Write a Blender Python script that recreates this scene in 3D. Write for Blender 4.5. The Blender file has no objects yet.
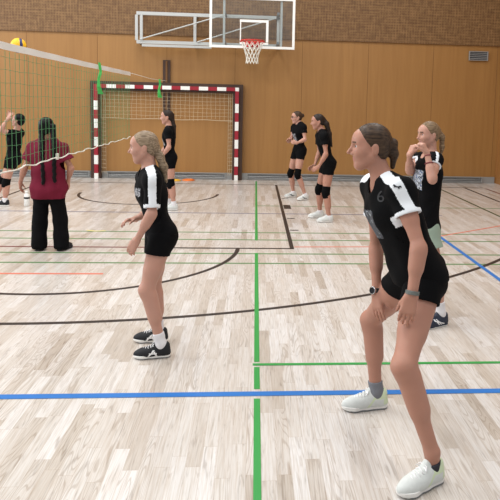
import bpy, bmesh, math, random
import numpy as np
from mathutils import Vector, Matrix
from mathutils.bvhtree import BVHTree

random.seed(4)
SC = bpy.context.scene
COL = SC.collection
V = lambda *a: np.array(a, dtype=float)

# ------------------------------------------------------------------ camera
FPX, PPX, PPY = 605.3, 301.8, 165.25
CAM = V(1.962, -12.949, 1.7195)
YAW, PIT, ROL = .0777, .0983, .0246


def cam_axes():
    c, s = math.cos(YAW), math.sin(YAW)
    r = V(c, -s, 0); w = V(s, c, 0); u = V(0, 0, 1)
    c, s = math.cos(PIT), math.sin(PIT)
    w2 = c * w - s * u; u2 = s * w + c * u
    c, s = math.cos(ROL), math.sin(ROL)
    return c * r + s * u2, s * r - c * u2, w2


RX, DN, FW = cam_axes()
cd = bpy.data.cameras.new('camera')
cam = bpy.data.objects.new('camera', cd)
COL.objects.link(cam)
m = Matrix.Identity(4)
for i in range(3):
    m[i][0], m[i][1], m[i][2], m[i][3] = RX[i], -DN[i], -FW[i], CAM[i]
cam.matrix_world = m
cd.sensor_width = 36; cd.lens = FPX / 500 * 36
cd.shift_x = -(PPX - 250) / 500; cd.shift_y = -(250 - PPY) / 500
cd.clip_start = .05
SC.camera = cam

# ------------------------------------------------------------------ light
wd = bpy.data.worlds.new('hall_daylight'); SC.world = wd
wd.use_nodes = True
wd.node_tree.nodes['Background'].inputs[0].default_value = (.93, .96, 1, 1)
wd.node_tree.nodes['Background'].inputs[1].default_value = .5


def area(name, loc, rot, sx, sy, power, col=(1, 1, 1)):
    l = bpy.data.lights.new(name, 'AREA'); l.shape = 'RECTANGLE'
    l.size, l.size_y, l.energy, l.color = sx, sy, power, col
    o = bpy.data.objects.new(name, l); COL.objects.link(o)
    o.location = loc; o.rotation_euler = rot
    return o


for i, x in enumerate((-4.5, 0, 4.5)):
    for j, y in enumerate((-3, -7.5, -12)):
        area('ceiling_lamp', (x, y, 7.2), (0, 0, 0), 1.3, 2.6, (150, 145, 110)[i], (1, .975, .94))
area('side_window_light', (-9.5, -5.5, 4.2), (0, math.radians(-90), 0), 3.2, 12, 650, (.92, .96, 1))
SC.view_settings.view_transform = 'Standard'; SC.view_settings.look = 'None'
SC.view_settings.gamma = 1; SC.view_settings.use_curve_mapping = False
SC.view_settings.exposure = 0.08
SC.cycles.use_denoising = True
SC.cycles.max_bounces = 8


# ------------------------------------------------------------------ pixel -> place
def ray(u, v): return FW + (u - PPX) / FPX * RX + (v - PPY) / FPX * DN
def at(u, v, y):
    d = ray(u, v); return CAM + d * (y - CAM[1]) / d[1]
def ground(u, v, z=0.):
    d = ray(u, v); return CAM + d * (z - CAM[2]) / d[2]


# ------------------------------------------------------------------ materials
def srgb(r, g, b):
    f = lambda c: ((c / 255 + .055) / 1.055) ** 2.4 if c > 10 else c / 255 / 12.92
    return (f(r), f(g), f(b), 1)


def mat(name, col, rough=.6, spec=.5, metal=0, noise=0, scale=40, bump=0, stretch=(1, 1, 1), sheen=0, sss=0):
    mt = bpy.data.materials.new(name); mt.use_nodes = True
    nt = mt.node_tree; b = nt.nodes['Principled BSDF']
    b.inputs['Base Color'].default_value = col; b.inputs['Roughness'].default_value = rough
    b.inputs['Specular IOR Level'].default_value = spec; b.inputs['Metallic'].default_value = metal
    if sheen: b.inputs['Sheen Weight'].default_value = sheen
    if sss:
        b.inputs['Subsurface Weight'].default_value = sss
        b.inputs['Subsurface Radius'].default_value = (.012, .005, .003); b.inputs['Subsurface Scale'].default_value = 1
    if noise or bump:
        tc = nt.nodes.new('ShaderNodeTexCoord'); mp = nt.nodes.new('ShaderNodeMapping')
        mp.inputs['Scale'].default_value = stretch
        nz = nt.nodes.new('ShaderNodeTexNoise'); nz.inputs['Scale'].default_value = scale; nz.inputs['Detail'].default_value = 4
        nt.links.new(tc.outputs['Object'], mp.inputs[0]); nt.links.new(mp.outputs[0], nz.inputs['Vector'])
        if noise:
            mx = nt.nodes.new('ShaderNodeMix'); mx.data_type = 'RGBA'
            mx.inputs['A'].default_value = tuple(c * (1 - noise) for c in col[:3]) + (1,)
            mx.inputs['B'].default_value = tuple(min(1, c * (1 + noise)) for c in col[:3]) + (1,)
            nt.links.new(nz.outputs['Fac'], mx.inputs['Factor']); nt.links.new(mx.outputs['Result'], b.inputs['Base Color'])
        if bump:
            bp = nt.nodes.new('ShaderNodeBump'); bp.inputs['Strength'].default_value = bump; bp.inputs['Distance'].default_value = .004
            nt.links.new(nz.outputs['Fac'], bp.inputs['Height']); nt.links.new(bp.outputs[0], b.inputs['Normal'])
    return mt


class NB:
    """small node-graph helper"""
    def __init__(s, name):
        s.m = bpy.data.materials.new(name); s.m.use_nodes = True; s.nt = s.m.node_tree
        s.b = s.nt.nodes['Principled BSDF']
        tc = s.nt.nodes.new('ShaderNodeTexCoord'); sp = s.nt.nodes.new('ShaderNodeSeparateXYZ')
        s.nt.links.new(tc.outputs['Object'], sp.inputs[0]); s.x, s.y, s.z = sp.outputs; s.p = tc.outputs['Object']
    def set(s, sock, v):
        if hasattr(v, 'links') or hasattr(v, 'is_linked'): s.nt.links.new(v, sock)
        else: sock.default_value = v
    def math(s, op, a, b=0., c=0.):
        n = s.nt.nodes.new('ShaderNodeMath'); n.operation = op
        for i, q in enumerate((a, b, c)): s.set(n.inputs[i], q)
        return n.outputs[0]
    def comb(s, x, y, z=0.):
        n = s.nt.nodes.new('ShaderNodeCombineXYZ')
        for i, q in enumerate((x, y, z)): s.set(n.inputs[i], q)
        return n.outputs[0]
    def white(s, v):
        n = s.nt.nodes.new('ShaderNodeTexWhiteNoise'); n.noise_dimensions = '3D'; s.set(n.inputs['Vector'], v); return n.outputs['Value']
    def noise(s, v, scale, detail=3, dist=0.):
        n = s.nt.nodes.new('ShaderNodeTexNoise'); s.set(n.inputs['Vector'], v)
        n.inputs['Scale'].default_value = scale; n.inputs['Detail'].default_value = detail; n.inputs['Distortion'].default_value = dist
        return n.outputs['Fac']
    def ramp(s, f, stops):
        n = s.nt.nodes.new('ShaderNodeValToRGB'); e = n.color_ramp.elements
        while len(e) < len(stops): e.new(.5)
        for q, (p, c) in zip(e, stops): q.position = p; q.color = c
        s.set(n.inputs[0], f); return n.outputs[0]
    def mix(s, f, a, b, mode='MIX'):
        n = s.nt.nodes.new('ShaderNodeMix'); n.data_type = 'RGBA'; n.blend_type = mode
        s.set(n.inputs['Factor'], f); s.set(n.inputs['A'], a); s.set(n.inputs['B'], b); return n.outputs['Result']
    def bump(s, h, st, d=.002):
        n = s.nt.nodes.new('ShaderNodeBump'); n.inputs['Strength'].default_value = st; n.inputs['Distance'].default_value = d
        s.set(n.inputs['Height'], h); s.nt.links.new(n.outputs[0], s.b.inputs['Normal'])


def floor_mat():
    k = NB('parquet')
    row = k.math('FLOOR', k.math('DIVIDE', k.x, .072))
    off = k.white(k.comb(row, 3.7))
    yy = k.math('ADD', k.math('DIVIDE', k.y, .62), k.math('MULTIPLY', off, 7.3))
    cell = k.math('FLOOR', yy)
    tone = k.white(k.comb(row, cell, 1.))
    tone2 = k.white(k.comb(row, cell, 9.))
    g = k.comb(k.math('ADD', k.math('MULTIPLY', k.x, 22.), k.math('MULTIPLY', tone, 50.)), k.math('MULTIPLY', k.y, 1.9), tone2)
    gr = k.noise(g, 1.6, 4, 1.6)
    fine = k.noise(k.comb(k.math('MULTIPLY', k.x, 160.), k.math('MULTIPLY', k.y, 5.), tone), 1., 2)
    col = k.ramp(tone, [(0, srgb(190, 181, 171)), (.2, srgb(205, 199, 193)), (.7, srgb(212, 208, 204)), (1, srgb(221, 219, 218))])
    gcol = k.ramp(gr, [(.3, srgb(176, 164, 152)), (.42, srgb(240, 238, 235)), (.6, srgb(255, 254, 252)), (.7, srgb(214, 205, 196)), (.78, srgb(248, 245, 242))])
    col = k.mix(.55, col, gcol, 'MULTIPLY')
    ring = k.math('SINE', k.math('MULTIPLY', k.noise(k.comb(k.math('ADD', k.math('MULTIPLY', k.x, 9.), k.math('MULTIPLY', tone, 31.)), k.math('MULTIPLY', k.y, .75), tone2), 1., 1, .3), 150.))
    gate = k.math('GREATER_THAN', tone2, .62)
    rcol = k.ramp(ring, [(.0, srgb(255, 255, 255)), (.55, srgb(255, 255, 255)), (.95, srgb(206, 194, 182))])
    col = k.mix(k.math('MULTIPLY', gate, .55), col, rcol, 'MULTIPLY')
    fcol = k.ramp(fine, [(.3, srgb(226, 214, 200)), (.6, srgb(255, 255, 255))])
    col = k.mix(.6, col, fcol, 'MULTIPLY')
    fx = k.math('FRACT', k.math('DIVIDE', k.x, .072)); fy = k.math('FRACT', yy)
    ex = k.math('MINIMUM', fx, k.math('SUBTRACT', 1., fx)); ey = k.math('MINIMUM', fy, k.math('SUBTRACT', 1., fy))
    seam = k.math('MAXIMUM', k.math('LESS_THAN', ex, .016), k.math('LESS_THAN', ey, .0026))
    col = k.mix(k.math('MULTIPLY', seam, .3), col, srgb(150, 120, 90))
    k.nt.links.new(col, k.b.inputs['Base Color'])
    k.b.inputs['Roughness'].default_value = .3; k.b.inputs['Specular IOR Level'].default_value = .5
    k.b.inputs['Coat Weight'].default_value = .25; k.b.inputs['Coat Roughness'].default_value = .18
    k.bump(k.math('ADD', k.math('MULTIPLY', seam, -1.), k.math('MULTIPLY', gr, .4)), .12)
    return k.m


def slat_mat():
    k = NB('perforated_wood_panel')
    fx = k.math('FRACT', k.math('DIVIDE', k.x, .032))
    line = k.math('LESS_THAN', fx, .2)
    wob = k.noise(k.comb(k.math('MULTIPLY', k.x, 9.), k.math('MULTIPLY', k.y, 9.), k.math('MULTIPLY', k.z, .5)), 1., 3, .6)
    pan = k.white(k.comb(k.math('FLOOR', k.math('DIVIDE', k.math('ADD', k.x, .03), 1.51)), 2.))
    col = k.ramp(wob, [(.25, srgb(146, 103, 52)), (.75, srgb(160, 116, 62))])
    col = k.mix(k.math('MULTIPLY', pan, .16), col, srgb(174, 132, 78))
    col = k.mix(k.math('MULTIPLY', line, .22), col, srgb(120, 78, 36))
    k.nt.links.new(col, k.b.inputs['Base Color']); k.b.inputs['Roughness'].default_value = .48
    return k.m


def weave_mat():
    k = NB('perforated_upper_panel')
    gx = k.noise(k.comb(k.math('MULTIPLY', k.x, 24.), k.math('MULTIPLY', k.z, 5.)), 1., 1)
    gz = k.noise(k.comb(k.math('MULTIPLY', k.x, 5.), k.math('MULTIPLY', k.z, 24.)), 1., 1)
    fx = k.math('FRACT', k.math('DIVIDE', k.x, .062)); fz = k.math('FRACT', k.math('DIVIDE', k.z, .062))
    hole = k.math('MULTIPLY', k.math('GREATER_THAN', fx, .45), k.math('GREATER_THAN', fz, .45))
    s = k.math('ADD', gx, gz)
    pan = k.white(k.comb(k.math('FLOOR', k.math('DIVIDE', k.math('ADD', k.x, .03), 1.51)), 5.))
    col = k.ramp(k.math('MULTIPLY', s, .5), [(.38, srgb(106, 76, 42)), (.5, srgb(124, 92, 54)), (.62, srgb(138, 104, 64))])
    col = k.mix(k.math('MULTIPLY', hole, .45), col, srgb(80, 50, 26))
    col = k.mix(k.math('MULTIPLY', pan, .22), col, srgb(98, 62, 34))
    k.nt.links.new(col, k.b.inputs['Base Color']); k.b.inputs['Roughness'].default_value = .6
    return k.m


def print_mat(name, base, a, b):
    k = NB(name)
    n = k.nt.nodes.new('ShaderNodeTexVoronoi'); n.inputs['Scale'].default_value = 26
    k.nt.links.new(k.p, n.inputs['Vector'])
    f = k.noise(k.p, 34., 2, 1.)
    col = k.ramp(f, [(.42, base), (.5, a), (.6, base), (.68, b)])
    k.nt.links.new(col, k.b.inputs['Base Color']); k.b.inputs['Roughness'].default_value = .6
    return k.m


def hair_mat(name, c0, c1, spec=.22):
    k = NB(name)
    f = k.noise(k.comb(k.math('MULTIPLY', k.x, 7.), k.math('MULTIPLY', k.y, 130.), k.math('MULTIPLY', k.z, 120.)), 1., 2, .1)
    k.nt.links.new(k.ramp(f, [(.3, c0), (.7, c1)]), k.b.inputs['Base Color'])
    k.b.inputs['Roughness'].default_value = .45; k.b.inputs['Specular IOR Level'].default_value = spec
    k.bump(f, .12, .002)
    return k.m


M = dict(
    floor=floor_mat(), slat=slat_mat(), weave=weave_mat(),
    side=mat('side_wall_wood', srgb(150, 102, 54), .5, noise=.1, scale=6),
    seam=mat('panel_joint', srgb(112, 76, 38), .8),
    steel=mat('painted_grey_steel', srgb(186, 188, 186), .4, metal=.25),
    steel_dark=mat('grey_steel', srgb(132, 136, 138), .45, metal=.4),
    white=mat('white_paint', srgb(236, 236, 232), .4),
    offwhite=mat('white_cord', srgb(226, 224, 214), .7),
    black_line=mat('black_court_paint', srgb(44, 36, 33), .45),
    green_line=mat('green_court_paint', srgb(44, 146, 66), .4),
    thin_green=mat('thin_green_court_paint', srgb(88, 128, 80), .45),
    blue_line=mat('blue_court_paint', srgb(32, 110, 186), .4),
    red_line=mat('red_court_paint', srgb(206, 110, 88), .5),
    maroon_line=mat('dark_red_court_paint', srgb(112, 52, 48), .5),
    grey_line=mat('slate_court_paint', srgb(104, 102, 124), .5),
    dark_green=mat('dark_green_court_paint', srgb(74, 78, 48), .5),
    yellow_line=mat('pale_yellow_court_paint', srgb(226, 210, 130), .5),
    brown=mat('dark_brown_wood', srgb(62, 40, 28), .6, noise=.2, scale=12),
    red=mat('red_gloss_paint', srgb(150, 24, 42), .4),
    rim=mat('orange_red_steel', srgb(196, 44, 36), .4),
    goalcord=mat('pale_goal_cord', srgb(196, 180, 152), .8),
    cord_green=mat('green_net_cord', srgb(76, 134, 84), .7),
    strap_green=mat('green_strap', srgb(72, 186, 90), .6),
    yellow=mat('yellow_ball_leather', srgb(240, 184, 20), .5, noise=.05, scale=300, bump=.2),
    navyball=mat('blue_ball_leather', srgb(34, 40, 92), .5, noise=.05, scale=300, bump=.2),
    grille=mat('grey_grille', srgb(150, 150, 148), .5, metal=.2),
    slot=mat('dark_slot', srgb(58, 60, 64), .7),
    skin=mat('light_skin', srgb(174, 126, 107), .5, .35, noise=.05, scale=18, sss=.12),
    skin2=mat('fair_skin', srgb(186, 140, 122), .5, .35, noise=.05, scale=18, sss=.12),
    lip=mat('lips', srgb(178, 118, 108), .45), brow=mat('eyebrow', srgb(96, 72, 56), .8),
    eyew=mat('eye_white', srgb(222, 218, 214), .25), iris=mat('iris', srgb(52, 52, 56), .2),
    black=mat('black_jersey_cloth', srgb(9, 9, 11), .85, .12, noise=.25, scale=9),
    black2=mat('black_shorts_cloth', srgb(8, 8, 10), .85, .12, noise=.2, scale=9),
    pad=mat('black_knee_pad_foam', srgb(8, 8, 9), .9, .12, bump=.3, scale=120),
    wcloth=mat('white_jersey_cloth', srgb(226, 230, 234), .7, .3, noise=.03, scale=14),
    maroon=mat('maroon_cotton', srgb(106, 25, 46), .9, .2, noise=.12, scale=10),
    trousers=mat('black_trouser_cloth', srgb(11, 11, 13), .9, .12, noise=.2, scale=10),
    mint=mat('grey_green_shorts_cloth', srgb(150, 166, 150), .85, .2, noise=.08, scale=12),
    wsock=mat('white_sock_knit', srgb(222, 220, 222), .95, .1, bump=.5, scale=160),
    gsock=mat('grey_sock_knit', srgb(122, 124, 130), .95, .1, noise=.15, bump=.5, scale=160),
    dsock=mat('charcoal_sock_knit', srgb(58, 58, 64), .95, .1),
    shoe_w=mat('white_shoe_mesh', srgb(208, 212, 209), .65, noise=.1, scale=60, bump=.15),
    shoe_mint=mat('pale_mint_shoe_trim', srgb(204, 216, 182), .55),
    shoe_b=mat('black_shoe_mesh', srgb(15, 17, 23), .7, noise=.15, scale=80, bump=.2),
    shoe_n=mat('navy_shoe_mesh', srgb(30, 38, 56), .65, noise=.15, scale=80, bump=.2),
    sole_w=mat('white_rubber', srgb(230, 229, 225), .55), sole_g=mat('grey_rubber', srgb(120, 122, 124), .6),
    lace_w=mat('white_lace', srgb(236, 236, 236), .8),
    rubber=mat('black_rubber', srgb(20, 20, 22), .5), glassy=mat('dark_watch_glass', srgb(14, 14, 18), .1),
    silver=mat('silver_metal', srgb(190, 190, 192), .25, metal=1),
    band=mat('grey_wristband_cloth', srgb(104, 108, 104), .6), redband=mat('dark_red_bracelet_thread', srgb(126, 52, 58), .7),
    hair_b=hair_mat('brown_hair', srgb(42, 31, 24), srgb(84, 65, 50)),
    hair_bl=hair_mat('blonde_hair', srgb(98, 80, 62), srgb(164, 144, 120)),
    hair_bl2=hair_mat('dark_blonde_hair', srgb(88, 68, 50), srgb(148, 124, 96)),
    hair_d=hair_mat('dark_brown_hair', srgb(26, 20, 18), srgb(58, 46, 40)),
    hair_k=hair_mat('black_hair', srgb(6, 5, 6), srgb(16, 14, 14), .15),
    emb=mat('black_emblem_print', srgb(16, 16, 18), .6), num=mat('charcoal_number_print', srgb(27, 27, 31), .6),
    print_a=print_mat('grey_chest_print', srgb(40, 44, 52), srgb(66, 72, 82), srgb(150, 156, 162)),
    print_h=print_mat('white_red_blue_chest_print', srgb(22, 26, 36), srgb(210, 216, 226), srgb(72, 120, 190)),
    print_b=print_mat('white_chest_lettering', srgb(24, 24, 28), srgb(190, 190, 196), srgb(40, 40, 46)),
    orange=mat('orange_rubber', srgb(232, 120, 40), .5), yel=mat('yellow_rubber', srgb(232, 176, 50), .5),
)
gl = bpy.data.materials.new('clear_board_acrylic'); gl.use_nodes = True
nt = gl.node_tree; nt.nodes.remove(nt.nodes['Principled BSDF'])
gt = nt.nodes.new('ShaderNodeBsdfTransparent'); gt.inputs[0].default_value = (.93, .95, .95, 1)
gg = nt.nodes.new('ShaderNodeBsdfGlossy'); gg.inputs['Roughness'].default_value = .08
gm = nt.nodes.new('ShaderNodeMixShader'); gm.inputs[0].default_value = .07
nt.links.new(gt.outputs[0], gm.inputs[1]); nt.links.new(gg.outputs[0], gm.inputs[2])
nt.links.new(gm.outputs[0], nt.nodes['Material Output'].inputs[0]); M['acrylic'] = gl


# ------------------------------------------------------------------ mesh helpers
def link(name, me, parent=None, base=None, **props):
    o = bpy.data.objects.new(name, me); COL.objects.link(o)
    if parent is not None: o.parent = parent
    for k_, v_ in props.items(): o[k_] = v_
    return o


def empty(name, loc, label, cat, group=None):
    o = bpy.data.objects.new(name, None); COL.objects.link(o)
    o.location = loc; o.empty_display_size = .1
    o['label'] = label; o['category'] = cat
    if group: o['group'] = group
    return o


def nrm0(v): return v / (np.linalg.norm(v) + 1e-12)


class MB:
    """collects simple shapes; build() links them as one mesh, relative to its parent's place"""
    def __init__(s): s.bm = bmesh.new(); s.mi = 0
    def face(s, vs):
        f = s.bm.faces.new(vs); f.material_index = s.mi; return f
    def box(s, c, d, R=None):
        c = V(*c); h = V(*d) / 2; vs = []
        for x in (-1, 1):
            for y in (-1, 1):
                for z in (-1, 1):
                    q = h * V(x, y, z)
                    if R is not None: q = R @ q
                    vs.append(s.bm.verts.new(c + q))
        for f in ((0, 1, 3, 2), (4, 6, 7, 5), (0, 4, 5, 1), (2, 3, 7, 6), (0, 2, 6, 4), (1, 5, 7, 3)): s.face([vs[i] for i in f])
        return s
    def bar(s, a, b, w, t, up=(0, 0, 1)):
        a, b = V(*a), V(*b); d = b - a; L = np.linalg.norm(d); d /= L
        x = np.cross(d, V(*up) if abs(d @ nrm0(V(*up))) < .98 else V(0, 1, 0)); x /= np.linalg.norm(x); y = np.cross(x, d)
        return s.box((a + b) / 2, (w, t, L), np.stack([x, y, d], 1))
    def tube(s, pts, r, n=8, closed=False, cap=True):
        pts = [V(*p) for p in pts]; N = len(pts); rings = []; pu = None
        rr = r if hasattr(r, '__len__') else [r] * N
        for i, p in enumerate(pts):
            t = (pts[(i + 1) % N] - pts[i - 1]) if closed else pts[min(i + 1, N - 1)] - pts[max(i - 1, 0)]
            t = t / (np.linalg.norm(t) + 1e-12)
            if pu is None:
                pu = np.cross(t, V(0, 0, 1))
                if np.linalg.norm(pu) < 1e-3: pu = np.cross(t, V(1, 0, 0))
            pu = pu - t * (pu @ t); pu /= np.linalg.norm(pu); q = np.cross(t, pu)
            rings.append([s.bm.verts.new(p + rr[i] * (math.cos(a) * pu + math.sin(a) * q)) for a in np.arange(n) * 2 * math.pi / n])
        for i in range(N if closed else N - 1):
            A, B = rings[i], rings[(i + 1) % N]
            for j in range(n): s.face([A[j], A[(j + 1) % n], B[(j + 1) % n], B[j]])
        if cap and not closed and n > 2: s.face(rings[0][::-1]); s.face(rings[-1])
        return s
    def lathe(s, prof, c, n=24):
        rings = [[s.bm.verts.new((c[0] + r * math.cos(a), c[1] + r * math.sin(a), c[2] + z)) for a in np.arange(n) * 2 * math.pi / n] for r, z in prof]
        for A, B in zip(rings, rings[1:]):
            for j in range(n): s.face([A[j], A[(j + 1) % n], B[(j + 1) % n], B[j]])
        s.face(rings[0][::-1]); s.face(rings[-1]); return s
    def build(s, name, mats, parent=None, smooth=False, bevel=0, **props):
        bmesh.ops.recalc_face_normals(s.bm, faces=s.bm.faces)
        me = bpy.data.meshes.new(name)
        if parent is not None:
            root = parent
            off = Vector((0, 0, 0))
            while root is not None: off += Vector(root.location); root = root.parent
            bmesh.ops.translate(s.bm, verts=s.bm.verts, vec=-off)
        if smooth:
            for f in s.bm.faces: f.smooth = True
        s.bm.to_mesh(me); s.bm.free()
        for q in (mats if isinstance(mats, (list, tuple)) else [mats]): me.materials.append(q)
        o = link(name, me, parent, **props)
        if bevel:
            b = o.modifiers.new('edges', 'BEVEL'); b.width = bevel; b.segments = 2; b.limit_method = 'ANGLE'
        return o


# ------------------------------------------------------------------ the hall
WY = .87
fl = MB().box((0, -7.5, -.05), (18, 19, .1)).build('floor', M['floor'], kind='structure', label='pale wooden strip parquet sports hall floor with court lines')
wf = MB().box((0, WY + .1, 1.6), (15.26, .2, 3.2)).build('wall_back', M['slat'], kind='structure', label='tan wood panelled back wall of the hall')
MB().box((0, WY + .08, 5.6), (15.26, .24, 4.82)).build('upper_panel', M['weave'], wf, kind='structure', label='darker perforated upper band of the back wall')
b = MB()
for i in range(-5, 6):
    x = -.03 + 1.51 * i
    b.box((x, WY - .0005, 1.66), (.008, .003, 3.0))
b.build('panel_joint', M['seam'], wf, kind='structure')
MB().box((7.73, -4, 4), (.2, 9.8, 8)).build('wall_right', M['side'], kind='structure', label='brown wooden side wall of the hall')
MB().box((0, WY - .012, .075), (15.2, .024, .15)).build('baseboard_back', M['grille'], kind='structure', label='grey metal skirting along the back wall')


def strip(pts, w, mt, z=.0012, label=None):
    """a painted line on the floor"""
    pts = [V(p[0], p[1], 0) for p in pts]; bm = bmesh.new(); pr = None
    for i, p in enumerate(pts):
        t = pts[min(i + 1, len(pts) - 1)] - pts[max(i - 1, 0)]; t /= np.linalg.norm(t); n_ = V(-t[1], t[0], 0) * w / 2
        a, c = bm.verts.new(p + n_ + V(0, 0, z)), bm.verts.new(p - n_ + V(0, 0, z))
        if pr: bm.faces.new([pr[0], pr[1], c, a])
        pr = (a, c)
    bmesh.ops.recalc_face_normals(bm, faces=bm.faces)
    me = bpy.data.meshes.new('court_line'); bm.to_mesh(me); bm.free(); me.materials.append(mt)
    o = link('court_line', me, fl, kind='structure')
    if label: o['label'] = label


arc = lambda R, cy, a0, a1, n=60: [(R * math.cos(math.radians(a)), cy - R * math.sin(math.radians(a))) for a in np.linspace(a0, a1, n)]
K = M['black_line']
for y, mt, x0, x1 in ((-3.46, M['grey_line'], -5, 5), (-2.72, M['thin_green'], 2, 7.6), (-4.9, M['thin_green'], -5, 7.6), (-5.34, M['thin_green'], -5, 7.6),
                      (-6.06, M['thin_green'], -5, 7.6), (-6.49, M['thin_green'], -5, 7.6)):
    strip([(x0, y), (x1, y)], .044, mt, .0008, 'thin court line across the floor')
strip([(-5, -5.78), (.78, -5.78)], .045, M['maroon_line'], .0009, 'dark red line beside the black free throw line')
strip([(2.46, -5.71), (3.4, -5.68)] + [(3.4 + 1.17 * t + 1.06 * t * t, -5.68 + .62 * t + .78 * t * t) for t in np.linspace(.1, 1.6, 14)], .035, M['red_line'], .0009, 'thin red curved line')
strip([(-5, -6.915), (.47, -6.915)], .045, M['red_line'], .001, 'short pale red line')
strip([(.93, -5.8), (2.45, -5.8)], .05, K, .0016, 'black free throw line')
strip([(2.425, 0), (2.425, -5.8)], .05, K, .0016); strip([(-2.425, 0), (-2.425, -5.8)], .05, K, .0016)
strip([(-7.6, 0), (7.0, 0)], .05, K, .0015)
strip(arc(1.775, -5.8, 0, 180), .05, K, .0018, 'black half circle of the free throw area')
strip(arc(6.725, -1.575, 11, 169, 120), .05, K, .0018, 'long black curved line')
strip(arc(1.27, -1.45, 0, 180), .05, K, .0018)
for y, h in ((-1.9, .05), (-2.8, .4), (-3.85, .05), (-4.72, .05)):
    strip([(2.46, y), (2.58, y)], h, K, .0016)
for y0, y1 in ((.6, -5.37), (-6.03, -9.03), (-9.11, -9.42), (-9.54, -14)):
    strip([(1.997, y0), (1.997, y1)], .036, M['green_line'], .002, 'bright green line running away from the viewer')
strip([(1.97, -9.07), (7.6, -9.07)], .034, M['green_line'], .0022, 'green line branching off to one side')
strip([(-6, -9.48), (7.6, -9.48)], .056, M['blue_line'], .0024, 'blue line crossing the floor')
strip([(4.47, -4.6), (4.47, -13)], .05, M['blue_line'], .0022, 'blue line running towards the viewer')
strip([(6.58, 0), (6.58, -6)], .05, K, .0016); strip([(7.03, -.1), (7.03, -6)], .045, M['maroon_line'], .0016)
strip([(5.95, -.3), (5.95, -8)], .045, M['dark_green'], .0016)
strip([(-.25, -4.84), (-.12, -4.89), (.0, -4.86)], .04, M['yellow_line'], .0018, 'small pale yellow mark')


def vent(name, x0, x1, z0, z1, label, group=None, n=4, d=.03):
    e = empty(name, ((x0 + x1) / 2, WY - .025, z0), label, 'vent', group)
    f = MB(); y = WY - .024 - d / 2
    for z in (z0 + .008, z1 - .008): f.box(((x0 + x1) / 2, y, z), (x1 - x0, d, .016))
    for x in (x0 + .01, x1 - .01): f.box((x, y, (z0 + z1) / 2), (.02, d, z1 - z0 - .034))
    f.build('frame', M['grille'], e)
    MB().box(((x0 + x1) / 2, WY - .026, (z0 + z1) / 2), (x1 - x0 - .04, .004, z1 - z0 - .03)).build('backing', M['slot'], e)
    g = MB()
    for i in range(n):
        z = z0 + (z1 - z0) * (i + 1) / (n + 1)
        g.bar((x0 + .02, y + .003, z), (x1 - .02, y + .003, z), .003, .018, (0, .6, .8))
    g.build('louvre', M['grille'], e)


G1 = 'long floor level vents along the back wall'
vent('floor_vent', -4.6, -1.72, .012, .148, 'long grey floor level vent beside the white and red post, behind the maroon shirt', G1, 3)
vent('floor_vent', -1.34, 1.3, .012, .148, 'long grey floor level vent inside the handball goal', G1, 3)
vent('floor_vent', 1.78, 7.3, .012, .148, 'longest grey floor level vent, running to the far corner behind the players', G1, 3)
vent('wall_vent', 6.83, 7.28, 2.85, 3.06, 'small louvred vent high on the wood panelled wall')

# handball goal -----------------------------------------------------------
e = empty('handball_goal', (0, WY - .12, 0), 'red and white striped handball goal against the wood panelled wall', 'goal')
GY = WY - .16


def striped(name, a, b, first):
    a, b = V(*a), V(*b); L = np.linalg.norm(b - a); d = (b - a) / L; q = MB(); t = 0; k = first; seg = [.28] + [.2] * 40
    i = 0
    while t < L - 1e-6:
        l = min(seg[i], L - t); i += 1
        q.mi = k % 2; k += 1
        c = a + d * (t + l / 2); sz = V(.08, .08, .08); sz[np.argmax(abs(d))] = l
        q.box(c, sz); t += l
    q.build(name, [M['red'], M['white']], e, label='red and white banded ' + name)


striped('crossbar', (-1.58, GY, 2.04), (1.58, GY, 2.04), 0)
striped('post', (-1.54, GY, 2.0), (-1.54, GY, 0), 0); striped('post', (1.54, GY, 2.0), (1.54, GY, 0), 0)
q = MB()
q.box((0, WY - .075, 2.105), (3.34, .11, .09)); q.box((0, WY - .075, 1.975), (3.0, .11, .05))
for s in (-1, 1): q.box((s * 1.625, WY - .075, 1.03), (.09, .11, 2.06)); q.box((s * 1.475, WY - .075, .975), (.05, .11, 1.95))
q.build('backing_frame', M['brown'], e, label='dark brown wooden frame around the goal')
q = MB(); rng = random.Random(3)
for i in range(31):
    x = -1.45 + i * 2.9 / 30
    q.tube([(x + rng.uniform(-.01, .01), WY - .1 - .01 * math.sin(i), z) for z in np.linspace(1.95, 1.34 + .03 * math.sin(i * .8), 5)], .0028, 4)
for j in range(8):
    z = 1.93 - j * .083
    q.tube([(x, WY - .1 - .01 * math.sin(x * 7 + j), z - .015 * math.sin(x * 3.1 + j) ** 2) for x in np.linspace(-1.45, 1.45, 24)], .0065 if j == 7 else .0028, 4)
for s in (-1, 1):
    for k in range(3): q.tube([(s * (1.44 - k * .045), WY - .09, z) for z in np.linspace(1.95, .1, 12)], .0035, 4)
    for z in np.arange(.15, 1.4, .09): q.tube([(s * 1.45, WY - .09, z), (s * 1.35, WY - .09, z - .01)], .0035, 4)
q.build('net', M['goalcord'], e)

# anchor rail on the wall
e = empty('wall_rail', (-.03, WY - .04, 1.3), 'dark brown vertical anchor rail on the wall above the goal', 'rail')
MB().box((-.03, WY - .02, 1.98), (.16, .04, 1.34)).build('board', M['brown'], e)
MB().box((-.03, WY - .047, 1.98), (.04, .016, 1.3)).build('channel', M['seam'], e)

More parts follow.
